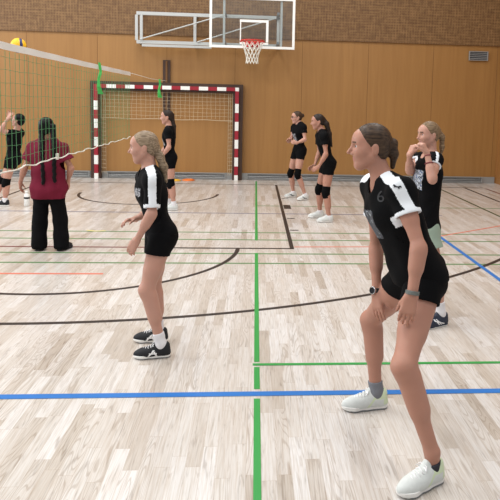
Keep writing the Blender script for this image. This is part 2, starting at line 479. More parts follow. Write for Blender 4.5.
# volleyball net ----------------------------------------------------------
NY0, NY1, NT, NB_ = -12.6, -3.26, 2.17, 1.16
e = empty('volleyball_net', (0, NY1, NB_), 'green volleyball net with a white top band stretched along the court', 'net')
sag = lambda y: -.02 * math.sin(math.pi * (y - NY0) / (NY1 - NY0))
ys = np.linspace(NY0, NY1, 60)
q = MB(); n_ = 60
for s in (-1, 1):
    pv = None
    for y in ys:
        w = .004 * math.sin(y * 9)
        a, c = q.bm.verts.new((s * .004 + w, y, NT + sag(y) + .004)), q.bm.verts.new((s * .004 + w * 1.6, y, NT - .052 + sag(y)))
        if pv: q.face([pv[0], a, c, pv[1]])
        pv = (a, c)
q.build('top_band', M['white'], e)
q = MB(); cell = .1
for y in np.arange(NY0, NY1 + .001, cell):
    q.tube([(.003 * math.sin(y * 31 + z * 5), y, z + sag(y)) for z in np.linspace(NT - .06, NB_, 5)], .0022, 4)
for z in np.arange(NB_ + cell, NT - .07, cell):
    q.tube([(.004 * math.sin(y * 7 + z * 13), y + .0, z + sag(y) + .004 * math.sin(y * 11 + z * 20)) for y in ys], .0014, 4)
q.build('netting', M['cord_green'], e)
q = MB()
q.tube([(.006 * math.sin(y * 21), y, NB_ + sag(y) + .012 * math.sin(y * 13) * math.sin(y * 3.1)) for y in np.linspace(NY0, NY1, 160)], .006, 6)
q.box((0, -6.78, NB_ + sag(-6.78) + .015), (.02, .03, .06))
q.build('bottom_rope', M['offwhite'], e)
q = MB(); q.tube([(0, NY1, NT - .01), (-.01, -1.2, NT - .02), (-.03, WY - .05, NT + .02)], .0045, 6); q.build('tension_rope', M['offwhite'], e)
for y, z0, lab in ((-5.18, 2.16, 'green strap tied over the net band'), (-.45, 2.15, 'green strap hanging on the tension rope')):
    q = MB(); pv = None
    for k, (dz, w, tw) in enumerate(((.03, .03, 0), (-.08, .03, .3), (-.18, .045, -.2), (-.27, .04, .5), (-.36, .07, .2))):
        if y > -1: dz *= .95; w *= 1.5
        c = V(.012 + .01 * math.sin(k * 2), y + .03 * math.sin(k * 1.7), z0 + dz); d = V(math.sin(tw + .6), math.cos(tw + .6), 0) * w / 2
        r = [q.bm.verts.new(c + d), q.bm.verts.new(c - d), q.bm.verts.new(c - d + V(.006, 0, 0)), q.bm.verts.new(c + d + V(.006, 0, 0))]
        if pv:
            for j in range(4): q.face([pv[j], pv[(j + 1) % 4], r[(j + 1) % 4], r[j]])
        else: q.face(r)
        pv = r
    q.face(pv); q.build('strap', M['strap_green'], e, label=lab)

# ball --------------------------------------------------------------------
bc = at(18.5, 45.5, -3.9)
bm = bmesh.new(); bmesh.ops.create_uvsphere(bm, u_segments=48, v_segments=32, radius=.105)
ax = Vector((.35, -.75, .55)).normalized(); ax2 = ax.cross(Vector((0, 0, 1))).normalized(); ax3 = ax.cross(ax2)
for f in bm.faces:
    c = f.calc_center_median().normalized(); f.smooth = True
    f.material_index = 1 if abs(c.dot(ax2) + .25) < .17 or abs(c.dot(ax3) - .95) < .2 else 0
for v in bm.verts:
    c = v.co.normalized()
    if min(abs(abs(c.dot(ax2) + .25) - .17), abs(c.dot(ax3) - .1)) < .03: v.co *= .985
me = bpy.data.meshes.new('volleyball'); bm.to_mesh(me); bm.free(); me.materials.append(M['yellow']); me.materials.append(M['navyball'])
o = link('volleyball', me); o.location = bc; o['label'] = 'yellow and blue volleyball in the air behind the net band'; o['category'] = 'ball'

# basketball unit ---------------------------------------------------------
e = empty('basketball_hoop', (1.87, WY, 2.9), 'wall mounted basketball hoop with clear backboard on a grey steel swing frame', 'basketball hoop')
BY, BX0, BX1, BZ0, BZ1 = -.2, .985, 2.74, 2.87, 3.905
MB().box(((BX0 + BX1) / 2, BY, (BZ0 + BZ1) / 2), (BX1 - BX0, .014, BZ1 - BZ0)).build('backboard', M['acrylic'], e, label='clear acrylic backboard')
q = MB()
for z in (BZ0 + .025, BZ1 - .025): q.box(((BX0 + BX1) / 2, BY, z), (BX1 - BX0, .034, .05))
for x in (BX0 + .025, BX1 - .025): q.box((x, BY, (BZ0 + BZ1) / 2), (.05, .034, BZ1 - BZ0 - .102))
q.build('board_border', M['white'], e)
q = MB(); cx = 1.9; z0, z1 = 3.0, 3.45
q.box((cx, BY - .012, z1 - .025), (.59, .01, .05)); q.box((cx + .27, BY - .012, (z0 + z1) / 2 - .025), (.05, .01, .4))
q.box((cx - .28, BY - .012, (z0 + z1) / 2 - .025), (.022, .01, .4)); q.box((cx, BY - .012, z0 - .03), (.59, .01, .04))
q.build('target_rectangle', M['white'], e)
rc = V(1.87, BY - .4, 2.985)
q = MB(); q.tube([(rc[0] + .23 * math.cos(a), rc[1] + .23 * math.sin(a), rc[2]) for a in np.linspace(0, 2 * math.pi, 36, endpoint=False)], .012, 8, closed=True)
q.box((rc[0], BY - .035, rc[2] - .03), (.3, .05, .12)); q.bar((rc[0] - .07, BY - .05, rc[2] - .07), (rc[0] - .05, rc[1] + .2, rc[2]), .02, .02); q.bar((rc[0] + .07, BY - .05, rc[2] - .07), (rc[0] + .05, rc[1] + .2, rc[2]), .02, .02)
rim = q.build('rim', M['rim'], e, True)
for k in range(12):
    a = 2 * math.pi * k / 12
    MB().box((rc[0] + .235 * math.cos(a), rc[1] + .235 * math.sin(a), rc[2] - .02), (.02, .02, .03)).build('hook', M['rim'], rim)
q = MB(); N = 12; lev = [(.225, -.03), (.19, -.12), (.15, -.21), (.125, -.3), (.115, -.38), (.125, -.45)]
for s in (1, -1):
    for k in range(N):
        q.tube([(rc[0] + r * math.cos(2 * math.pi * (k + s * i * .5) / N), rc[1] + r * math.sin(2 * math.pi * (k + s * i * .5) / N), rc[2] + z) for i, (r, z) in enumerate(lev)], .0065, 5)
q.build('hoop_net', M['offwhite'], e)
FY = .52
q = MB(); X0, X1, Z0, Z1 = -.62, 2.42, 3.0, 3.605
for z in (Z0, Z1): MB().bar((X0, FY, z), (X1, FY, z), .07, .07).build('frame_rail', M['steel'], e)
for x in (X0, X0 + .1, .62, 2.42): MB().bar((x, FY, Z0 + .035), (x, FY, Z1 - .035), .06, .06).build('frame_upright', M['steel'], e)
MB().bar((X0 + .12, FY - .05, Z0 - .075), (.98, FY - .05, Z0 - .075), .045, .05).build('lower_rail', M['steel'], e)
q = MB()
q.tube([(X0 + .08, FY - .07, Z0 + .05), (1.3, FY - .28, Z1)], .014, 8); q.tube([(.68, FY - .05, Z0 + .03), (2.4, FY - .05, Z1)], .014, 8)
q.build('brace', M['steel'], e)
for x in (1.28, 2.46):
    MB().box((x, BY + .05, 3.45), (.045, .05, 1.14)).build('board_upright', M['steel'], e)
for x in (1.28, 2.4):
    for z in (Z0, Z1): MB().bar((x, BY + .08, z), (x, FY, z), .05, .05).build('strut', M['steel_dark'], e)
for x in (-.57, .62, 2.42):
    for z in (Z0, Z1): MB().bar((x, FY, z), (x, WY, z), .06, .06).build('wall_bracket', M['steel_dark'], e)

# small things on the floor ------------------------------------------------
for (u, v, y, mt, lab) in ((174.5, 178.5, .5, 'yel', 'yellow flat rubber marker disc lying by the wall'), (188.5, 178.8, .6, 'orange', 'orange flat rubber marker disc lying by the wall')):
    g = at(u, v, y); o = MB().lathe([(.145, .0), (.15, .006), (.1, .026), (.06, .026), (.055, .02)], (0, 0, 0)).build('marker_disc', M[mt], smooth=True)
    o.location = (g[0], y, .001); o['label'] = lab; o['category'] = 'marker disc'; o['group'] = 'marker discs by the wall'
g = ground(27, 206)
e = empty('water_bottle', (g[0], g[1], 0), 'white bottle with a dark band standing on the floor beside the maroon shirt', 'bottle')
MB().lathe([(.038, .002), (.043, .01), (.043, .17), (.036, .19), (.022, .205), (.022, .215)], (g[0], g[1], 0)).build('bottle_body', M['white'], e, True)
MB().lathe([(.025, .215), (.025, .245), (.02, .25)], (g[0], g[1], 0)).build('cap', M['white'], e, True)
MB().lathe([(.0445, .12), (.0445, .15)], (g[0], g[1], 0)).build('dark_band', M['rubber'], e, True)

# ================================================================== people
def nrm(v): return v / (np.linalg.norm(v) + 1e-12)
def lerp(a, b, t): return a + (b - a) * t


class RC:
    """tapered rounded limb; optional flattening along axis n, optional ignored z (ground outline)"""
    def __init__(s, a, b, ra, rb, n=None, fl=1., flat=False):
        s.a, s.b, s.ra, s.rb, s.n, s.fl, s.flat = V(*a), V(*b), ra, rb, n, fl, flat
        r = max(ra, rb) * max(1, fl if n is not None else 1)
        s.lo, s.hi = np.minimum(s.a, s.b) - r, np.maximum(s.a, s.b) + r
    def ev(s, X, Y, Z):
        d = s.b - s.a
        px, py, pz = X - s.a[0], Y - s.a[1], Z - s.a[2]
        L = d @ d + 1e-12
        t = np.clip((px * d[0] + py * d[1] + pz * d[2]) / L, 0, 1)
        qx, qy, qz = px - t * d[0], py - t * d[1], pz - t * d[2]
        r = s.ra + (s.rb - s.ra) * t
        d2 = qx * qx + qy * qy + qz * qz
        if s.n is not None:
            c = qx * s.n[0] + qy * s.n[1] + qz * s.n[2]
            d2 = np.maximum(d2 + c * c * (1 / s.fl ** 2 - 1), 0)
        return np.sqrt(d2) - r


class EL:
    def __init__(s, c, r, A):
        s.c, s.r, s.A = V(*c), V(*r), A          # A rows = axes
        e = np.sqrt(((A * s.r[:, None]) ** 2).sum(0)); s.lo, s.hi = s.c - e, s.c + e
    def ev(s, X, Y, Z):
        px, py, pz = X - s.c[0], Y - s.c[1], Z - s.c[2]
        k0 = k1 = 0
        for i in range(3):
            q = (px * s.A[i][0] + py * s.A[i][1] + pz * s.A[i][2]) / s.r[i]
            k0 = k0 + q * q; k1 = k1 + (q / s.r[i]) ** 2
        k0 = np.sqrt(k0); k1 = np.sqrt(k1) + 1e-9
        return k0 * (k0 - 1) / k1


class Fld:
    BIG = .07
    def __init__(s, lo, hi, h):
        s.h = h; s.o = V(*lo) - 2.5 * h
        n = np.ceil((V(*hi) + 2.5 * h - s.o) / h).astype(int) + 1
        s.ax = [(s.o[i] + np.arange(n[i]) * h).astype(np.float32) for i in range(3)]
        s.a = np.full(n, s.BIG, np.float32)
    def sl(s, lo, hi):
        r = []
        for i in range(3):
            i0 = max(0, int((lo[i] - s.o[i]) / s.h)); i1 = min(len(s.ax[i]), int((hi[i] - s.o[i]) / s.h) + 2)
            r.append(slice(i0, max(i0, i1)))
        return tuple(r)
    def xyz(s, sl):
        return s.ax[0][sl[0]][:, None, None], s.ax[1][sl[1]][None, :, None], s.ax[2][sl[2]][None, None, :]
    def add(s, p, k=.02, off=0.):
        sl = s.sl(p.lo - .06 - off, p.hi + .06 + off); a = s.a[sl]
        if a.size == 0: return s
        d = p.ev(*s.xyz(sl)) - off
        hh = np.maximum(k - np.abs(a - d), 0) / k
        s.a[sl] = np.minimum(a, d) - hh * hh * k * .25
        return s
    def sub(s, p, k=.005, off=0.):
        sl = s.sl(p.lo - .06 - off, p.hi + .06 + off); a = s.a[sl]
        if a.size == 0: return s
        d = -(p.ev(*s.xyz(sl)) - off)
        hh = np.maximum(k - np.abs(a - d), 0) / k
        s.a[sl] = np.maximum(a, d) + hh * hh * k * .25
        return s
    def full(s): return s.xyz(tuple(slice(0, len(q)) for q in s.ax))
    def cut(s, p, n):
        """removes the side of plane (p, n) that n points to"""
        X, Y, Z = s.full(); s.a = np.maximum(s.a, ((X - p[0]) * n[0] + (Y - p[1]) * n[1] + (Z - p[2]) * n[2]).astype(np.float32)); return s
    def cutball(s, p, n, c, r, keep=None):
        X, Y, Z = s.full()
        pl = (X - p[0]) * n[0] + (Y - p[1]) * n[1] + (Z - p[2]) * n[2]
        ba = r - np.sqrt((X - c[0]) ** 2 + (Y - c[1]) ** 2 + (Z - c[2]) ** 2)
        m_ = np.minimum(pl, ba)
        if keep is not None: m_ = np.minimum(m_, keep)
        s.a = np.maximum(s.a, m_.astype(np.float32)); return s
    def shell(s, th): s.a = np.maximum(s.a, -(s.a + th)); return s
    def folds(s, amp, f, seed):
        X, Y, Z = s.full(); r = random.Random(seed); t = 0
        for _ in range(5):
            kx, ky, kz, ph = r.uniform(-1, 1) * f, r.uniform(-1, 1) * f, r.uniform(-.9, .9) * f, r.uniform(0, 6)
            t = t + np.sin(kx * X + ky * Y + kz * Z + ph + 1.3 * np.sin((ky * X - kx * Y + .5 * kz * Z) * .6 + ph))
        s.a = (s.a + amp * t * .45).astype(np.float32); return s
    def mesh(s, smooth=1):
        A = s.a; A = A.copy()
        A[0] = A[-1] = s.BIG; A[:, 0] = A[:, -1] = s.BIG; A[:, :, 0] = A[:, :, -1] = s.BIG
        I = A < 0; cnt = np.zeros(np.array(A.shape) - 1, np.int8); nx, ny, nz = cnt.shape
        cs = [(x, y, z) for x in (0, 1) for y in (0, 1) for z in (0, 1)]
        for x, y, z in cs: cnt += I[x:x + nx, y:y + ny, z:z + nz]
        act = (cnt > 0) & (cnt < 8); ijk = np.argwhere(act); n = len(ijk)
        idx = np.full(act.shape, -1, np.int32); idx[act] = np.arange(n)
        val = {c: A[ijk[:, 0] + c[0], ijk[:, 1] + c[1], ijk[:, 2] + c[2]].astype(float) for c in cs}
        acc = np.zeros((n, 3)); num = np.zeros(n)
        for c in cs:
            for ax_ in range(3):
                if c[ax_] == 0:
                    d = list(c); d[ax_] = 1; va, vb = val[c], val[tuple(d)]
                    mk = (va < 0) != (vb < 0); t = np.where(mk, va / np.where(mk, va - vb, 1), 0)
                    p = np.tile(np.array(c, float), (n, 1)); p[:, ax_] += t
                    acc[mk] += p[mk]; num[mk] += 1
        co = s.o + (ijk + acc / num[:, None]) * s.h
        F = []
        for ax_ in range(3):
            b_, c_ = (ax_ + 1) % 3, (ax_ + 2) % 3
            sl0 = [slice(1, -1)] * 3; sl1 = [slice(1, -1)] * 3; sl0[ax_] = slice(0, -1); sl1[ax_] = slice(1, None)
            P, Q = I[tuple(sl0)], I[tuple(sl1)]; e_ = np.argwhere(P != Q); ins = P[P != Q]
            p = e_.copy(); p[:, b_] += 1; p[:, c_] += 1
            def cellid(db, dc):
                r = p.copy(); r[:, b_] -= db; r[:, c_] -= dc; return idx[r[:, 0], r[:, 1], r[:, 2]]
            qd = np.stack([cellid(1, 1), cellid(0, 1), cellid(0, 0), cellid(1, 0)], 1)
            qd[~ins] = qd[~ins][:, ::-1]; F.append(qd)
        F = np.concatenate(F)
        F = F[(F >= 0).all(1)]
        for _ in range(smooth):
            s_ = np.zeros_like(co); w_ = np.zeros(n)
            for i in range(4):
                np.add.at(s_, F[:, i], co[F[:, (i + 1) % 4]]); np.add.at(w_, F[:, i], 1)
            w_[w_ == 0] = 1; co = lerp(co, s_ / w_[:, None], .5)
        return co, F


def to_mesh(name, co, F, mats, parent, mi=None, **props):
    off = V(0, 0, 0); r = parent
    while r is not None: off = off + V(*r.location); r = r.parent
    me = bpy.data.meshes.new(name)
    me.vertices.add(len(co)); me.vertices.foreach_set('co', (co - off).astype(np.float32).ravel())
    me.loops.add(F.size); me.loops.foreach_set('vertex_index', F.astype(np.int32).ravel())
    me.polygons.add(len(F)); me.polygons.foreach_set('loop_start', np.arange(0, F.size, 4, dtype=np.int32))
    try: me.polygons.foreach_set('loop_total', np.full(len(F), 4, dtype=np.int32))
    except Exception: pass
    for q_ in mats: me.materials.append(q_)
    me.update(calc_edges=True); me.validate()
    me.polygons.foreach_set('use_smooth', np.ones(len(me.polygons), dtype=bool))
    if mi is not None:
        c = co[F].mean(1); ids = mi(c).astype(np.int32)
        if len(ids) == len(me.polygons): me.polygons.foreach_set('material_index', ids)
    return link(name, me, parent, **props)


def field_for(prims, h, pad=.03):
    lo = np.min([p.lo for p in prims], 0) - pad; hi = np.max([p.hi for p in prims], 0) + pad
    return Fld(lo, hi, h)


def hand_prims(w, d, n, t, s, curl=(.35, .45, .35), spread=.012, thumb=.6):
    """w wrist, d along the hand, n palm side, t thumb side"""
    d = nrm(d); n = nrm(n - d * (n @ d)); t = nrm(t - d * (t @ d) - n * (t @ n)); P = []
    offs = (.028, .0095, -.0095, -.027); ln = (.068, .077, .072, .056)
    kn = []
    for o_, l in zip(offs, ln):
        k = w + d * (.082 if o_ != -.027 else .074) * s + t * o_ * s; kn.append(k)
        P.append((RC(w + t * o_ * .62 * s + d * .005 * s, k, .0135 * s, .0108 * s, n, 1.05), .016))
    for (o_, l, k) in zip(offs, ln, kn):
        ang = 0; p = k; dd = nrm(d + t * o_ / .028 * spread * 8)
        for i, f in enumerate((.45, .31, .24)):
            ang += curl[i]; v = nrm(dd * math.cos(ang) + n * math.sin(ang)); q_ = p + v * l * f * s
            P.append((RC(p, q_, (.0092 - .0012 * i) * s, (.0082 - .0012 * i) * s), .004)); p = q_
    b0 = w + d * .018 * s + t * .02 * s; v = nrm(d * .75 + t * thumb + n * .35); k1 = b0 + v * .042 * s
    P.append((RC(b0, k1, .0145 * s, .0105 * s), .014)); v2 = nrm(d * .9 + t * thumb * .45 + n * .4); k2 = k1 + v2 * .03 * s
    P.append((RC(k1, k2, .0098 * s, .009 * s), .004)); P.append((RC(k2, k2 + nrm(v2 + n * .25) * .024 * s, .0088 * s, .007 * s), .004))
    return P


def person(label, J, s, h, sp):
    """J: joints in the place; s: body scale (1 = 1.65 m); h: mesh fineness; sp: clothing and hair"""
    base = J['base']; root = empty('person', (base[0], base[1], 0), label, 'person', None if sp['shorts'].get('trousers') else 'girls in black volleyball kit')
    up = nrm(J['neck'] - J['pelvis']); Lx = nrm(J['shL'] - J['shR']); Lx = nrm(Lx - up * (Lx @ up)); Fv = np.cross(Lx, up)
    pl = J.get('hipdir'); Lh = nrm(pl) if pl is not None else nrm(lerp(Lx, nrm(V(Lx[0], Lx[1], 0)), .6))
    puv = V(0, 0, 1.); Lh = nrm(Lh - puv * (Lh @ puv)); Fh = np.cross(Lh, puv); puv = nrm(lerp(puv, up, .5)); Fh = nrm(Fh - puv * (Fh @ puv)); Lh = np.cross(puv, Fh)
    A = np.stack([Fv, Lx, up]); Ah = np.stack([Fh, Lh, puv])
    sx, wd_ = s, s * sp.get('width', 1.)
    chest = lerp(J['pelvis'], J['neck'], .70); waist = lerp(J['pelvis'], J['neck'], .36)
    hips = {k: J['pelvis'] + Lh * (.082 * wd_ * q_) - puv * .05 * s for k, q_ in (('L', 1), ('R', -1))}
    T = [(EL(J['pelvis'] + Fh * -.01 * s, V(.105, .152, .115) * wd_, Ah), .05), (EL(waist, V(.082, .118, .16) * wd_, A), .06),
         (EL(chest, V(.098, .142, .17) * wd_, A), .06)]
    T += [(RC(J['shL'] - up * .012 * s, J['shR'] - up * .012 * s, .052 * s, .052 * s, Fv, .95), .05)]
    for k, q_ in (('L', 1), ('R', -1)):
        T.append((RC(J['neck'] + Lx * .025 * s * q_ - up * .01 * s, J['sh' + k], .045 * s, .042 * s), .04))
        T.append((RC(chest + Fv * .048 * s + Lx * .055 * s * q_ - up * .01 * s, chest + Fv * .046 * s + Lx * .055 * s * q_ - up * .03 * s, .05 * s, .053 * s), .05))
        T.append((RC(J['pelvis'] - Fh * .038 * s + Lh * .066 * s * q_ - puv * .03 * s, hips[k] - Fh * .026 * s - puv * .02 * s, .08 * wd_, .08 * wd_), .05))
    LEG = []; ARM = []
    for k in 'LR':
        hp, kn, an = hips[k], J['kn' + k], J['an' + k]
        LEG.append((RC(hp, kn, .086 * wd_, .054 * s), .05)); LEG.append((RC(lerp(hp, kn, .25), lerp(hp, kn, .6), .076 * wd_, .064 * wd_), .04))
        sd = nrm(an - kn); bk = -nrm(J['toe' + k] - sd * (J['toe' + k] @ sd))
        LEG.append((RC(kn, an, .049 * s, .034 * s), .03)); LEG.append((RC(lerp(kn, an, .15) + bk * .014 * s, lerp(kn, an, .5) + bk * .012 * s, .048 * s, .042 * s), .04))
        LEG.append((RC(kn - bk * .012 * s, kn - bk * .01 * s + sd * .03 * s, .044 * s, .038 * s), .03))
        td = nrm(V(J['toe' + k][0], J['toe' + k][1], 0))
        LEG.append((RC(an, V(an[0], an[1], max(an[2] - .045 * s, .04)) - td * .005, .034 * s, .034 * s), .02))
        LEG.append((RC(V(an[0], an[1], .05), V(an[0], an[1], .04) + td * .1 * s, .032 * s, .026 * s), .02))
        sh, el, wr = J['sh' + k], J['el' + k], J['wr' + k]
        ARM.append((RC(sh, el, .042 * s, .031 * s), .03)); ARM.append((RC(lerp(sh, el, .1), lerp(sh, el, .5), .042 * s, .036 * s), .03))
        fd = nrm(wr - el)
        ARM.append((RC(el, wr, .033 * s, .0235 * s), .02)); ARM.append((RC(lerp(el, wr, .12), lerp(el, wr, .42), .035 * s, .031 * s), .03))
        hd = J.get('hand' + k)
        if hd: ARM += hand_prims(wr, hd[0], hd[1], hd[2], s, *hd[3:])
    hc = J['head']; hf = nrm(J['hf']); hu = nrm(J.get('hu', V(0, 0, 1.)) - hf * (J.get('hu', V(0, 0, 1.)) @ hf)); hl = np.cross(hu, hf)
    B = np.stack([hf, hl, hu]); q = s * sp.get('headk', 1.)
    loc = lambda f, l, u: hc + (hf * f + hl * l + hu * u) * q
    HD = [(EL(loc(-.012, 0, .032), V(.099, .076, .088) * q, B), .02), (EL(loc(.035, 0, -.03), V(.058, .057, .082) * q, B), .03),
          (EL(loc(.06, 0, .03), V(.034, .054, .05) * q, B), .03),
          (RC(loc(.061, .01, -.098), loc(.061, -.01, -.098), .0195 * q, .0195 * q), .025),
          (RC(loc(.088, 0, .012), loc(.119, 0, -.03), .0075 * q, .0098 * q), .012), (RC(loc(.1, .011, -.036), loc(.1, -.011, -.036), .008 * q, .008 * q), .008),
          (EL(loc(.08, 0, -.058), V(.0145, .02, .006) * q, B), .008), (EL(loc(.079, 0, -.07), V(.0145, .018, .0065) * q, B), .008)]
    for d_ in (1, -1):
        HD += [(RC(loc(.0, .055 * d_, -.05), loc(.056, .013 * d_, -.098), .021 * q, .018 * q), .03), (RC(loc(.076, .018 * d_, .022), loc(.066, .045 * d_, .02), .01 * q, .01 * q), .015),
               (RC(loc(.066, .036 * d_, -.03), loc(.05, .05 * d_, -.02), .02 * q, .02 * q), .03)]
    EARS = [(EL(loc(-.014, .077 * d_, -.012), V(.019, .009, .031) * q, B), .006) for d_ in (1, -1)]
    nk0 = loc(-.022, 0, -.06)
    NECK = [(RC(J['neck'] - up * .02 * s, nk0, .054 * s, .05 * s), .03)]
    allp = T + LEG + ARM + HD + EARS + NECK
    f = field_for([p for p, _ in allp], h)
    # limbs that only touch must not melt together: build groups apart, then unite sharply
    def grp(ps):
        lo = np.min([p.lo for p, _ in ps], 0) - .05; hi = np.max([p.hi for p, _ in ps], 0) + .05
        sl = f.sl(lo, hi); g = Fld.__new__(Fld); g.h = h; g.ax = [f.ax[i][sl[i]] for i in range(3)]; g.o = V(*[float(a_[0]) for a_ in g.ax])
        g.a = np.full([len(a_) for a_ in g.ax], Fld.BIG, np.float32)
        for p, k in ps: g.add(p, k)
        return g, sl
    def merge(g, sl, k):
        a = f.a[sl]; hh = np.maximum(k - np.abs(a - g.a), 0) / k; f.a[sl] = np.minimum(a, g.a) - hh * hh * k * .25
    for ps, k in ((T, .01), (LEG[:len(LEG) // 2], .035), (LEG[len(LEG) // 2:], .035), (ARM[:len(ARM) // 2], .02), (ARM[len(ARM) // 2:], .02), (NECK, .03)):
        merge(*grp(ps), k)
    g, sl = grp(HD)
    for d_ in (1, -1): g.sub(EL(loc(.096, .033 * d_, .004), V(.017, .02, .011) * q, B), .014)
    for p, k in EARS: g.add(p, k)
    for d_ in (1, -1): g.sub(EL(loc(-.009, .088 * d_, -.01), V(.009, .006, .016) * q, B), .004)
    merge(g, sl, .02)
    co, F = f.mesh(1)

    def bodymi(c):
        r = c - hc; a_, b_, u_ = r @ hf / q, r @ hl / q, r @ hu / q
        o_ = np.zeros(len(c), int)
        o_[(a_ > .07) & (abs(b_) < .019) & (u_ < -.055) & (u_ > -.075)] = 1
        o_[(a_ > .05) & (abs(b_) > .016) & (abs(b_) < .05) & (abs(u_ - .027 + (abs(b_) - .03) ** 2 * 8) < .0045)] = 2
        return o_
    body = to_mesh('body', co, F, [sp.get('skin', M['skin']), M['lip'], M['brow']], root, bodymi)
    # eyes
    for d_ in (1, -1):
        mb = MB(); c0 = loc(.0735, .032 * d_, .004)
        bm_ = mb.bm; bmesh.ops.create_uvsphere(bm_, u_segments=16, v_segments=12, radius=.0125 * q)
        ctr = nrm(hf + hl * .12 * d_)
        for fc in bm_.faces:
            cc = nrm(V(*fc.calc_center_median())); fc.material_index = 1 if cc @ ctr > .86 else 0
        bmesh.ops.translate(bm_, verts=bm_.verts, vec=c0); mb.build('eye', [M['eyew'], M['iris']], root, True)
    # hair
    hs = sp['hair']; ps = [(EL(loc(-.012, 0, .033), V(.102, .08, .092) * q, B), .02), (EL(loc(-.045, 0, -.02), V(.056, .064, .062) * q, B), .03)]
    tail = [V(*p) for p in hs.get('tail', [])]; tr = hs.get('r', (.03, .03, .015))
    extra = []
    if tail:
        c0 = loc(*hs.get('knot', (-.105, 0, .03)))
        extra.append((RC(loc(-.075, 0, .02), c0, .026 * q, .014 * q), .012))
        pts = [c0] + tail; rr = np.interp(np.linspace(0, 1, len(pts)), np.linspace(0, 1, len(tr)), tr)
        for i in range(len(pts) - 1): extra.append((RC(pts[i], pts[i + 1], rr[i] * s, rr[i + 1] * s, nrm(V(*hs.get('flatdir', (0, 1, 0)))), hs.get('fl', 1.)), .02))
    for br in hs.get('braids', []):
        br = [V(*p) for p in br]; L = sum(np.linalg.norm(br[i + 1] - br[i]) for i in range(len(br) - 1)); n_ = int(L / .03)
        for k in range(n_):
            t = k / n_ * (len(br) - 1); i = int(t); p = lerp(br[i], br[i + 1], t - i); w = (.034 - .012 * k / n_) * s
            extra.append((EL(p + V(.004 * (-1) ** k, 0, 0), V(w, w * .7, .03 * s), np.eye(3)), .015))
    if hs.get('bun'): extra.append((EL(loc(*hs['bun']), V(.045, .045, .042) * q, B), .01))
    hh_ = min(h, .007)
    fh = field_for([p for p, _ in ps + extra], hh_)
    for p, k in ps: fh.add(p, k)
    nv = nrm(hf * .8 - hu * .6); fh.cut(loc(*hs.get('line', (.066, 0, .075))), nv); fh.cut(loc(0, 0, -.088), -hu)
    fh.sub(EL(loc(.02, 0, -.07), V(.075, .085, .07) * q, B), .01)
    for d_ in (1, -1): fh.sub(EL(loc(-.01, .09 * d_, -.022), V(.026, .03, .038) * q, B), .006)
    for p, k in extra: fh.add(p, k)
    ho = to_mesh('hair', *fh.mesh(1), [hs['mat']], root)
    if tail and hs.get('tie', True):
        d0 = nrm(tail[0] - c0); a_ = nrm(np.cross(d0, V(0, 1, .2))); b_ = np.cross(d0, a_); r_ = rr[0] * s * .9
        MB().tube([c0 + d0 * .012 + r_ * (math.cos(t) * a_ + math.sin(t) * b_) for t in np.linspace(0, 2 * math.pi, 16, endpoint=False)], .007 * s, 6, closed=True).build('hair_tie', M['rubber'], ho, True)
    # shirt
    hg = max(h, .005); th = max(.009, 2.1 * hg)
    st = sp['shirt']; loose = st.get('loose', .012); hem = st.get('hem', -.08)
    ps = [(p, k, loose) for p, k in T]
    sle = st.get('sleeve', .42); ends = {}
    slv = []
    for k in 'LR':
        sh, el = J['sh' + k], J['el' + k]; ends[k] = lerp(sh, el, sle)
        slv += [RC(lerp(J['neck'], sh, .75) - up * .012 * s, sh, .056 * s, .058 * s), RC(sh, lerp(sh, el, sle + .12), .058 * s, st.get('rs', .064) * s)]
    if st.get('drop'):
        dv = st['drop'] * s; ps.append((RC(waist, J['pelvis'] - puv * dv, .12 * wd_, .14 * wd_, Fh, .78), .06, 0.01))
    if st.get('box'): ps.append((RC(chest - up * .02, J['pelvis'] + puv * .0, .15 * wd_, .165 * wd_, Fv, .72), .06, st['box']))
    fs = field_for([p for p, _, _ in ps] + slv, hg, .045)
    for p, k, o_ in ps: fs.add(p, k, o_)
    Tor = fs.a.copy()
    for p in slv: fs.add(p, .03)
    fs.folds(st.get('fold', .004), 38 / s, st.get('seed', 1)); fs.shell(th)
    fs.cut(J['pelvis'] + puv * hem * s, -puv)
    nb = J['neck'] + Fv * .012 * s
    fs.sub(RC(nb + up * .004 * s, nk0 + up * .05, .066 * s, .075 * s), .006); fs.sub(RC(J['neck'] + Fv * .075 * s + up * .012 * s, J['neck'] + Fv * .09 * s + up * .07 * s, st.get('vneck', .045) * s, .06 * s), .01)
    for k in 'LR':
        d0 = nrm(J['el' + k] - J['sh' + k]); fs.cutball(ends[k], d0, ends[k] + d0 * .05 * s, .13 * s, Tor)
    mats_ = [st['mat']] + st.get('mats', [])

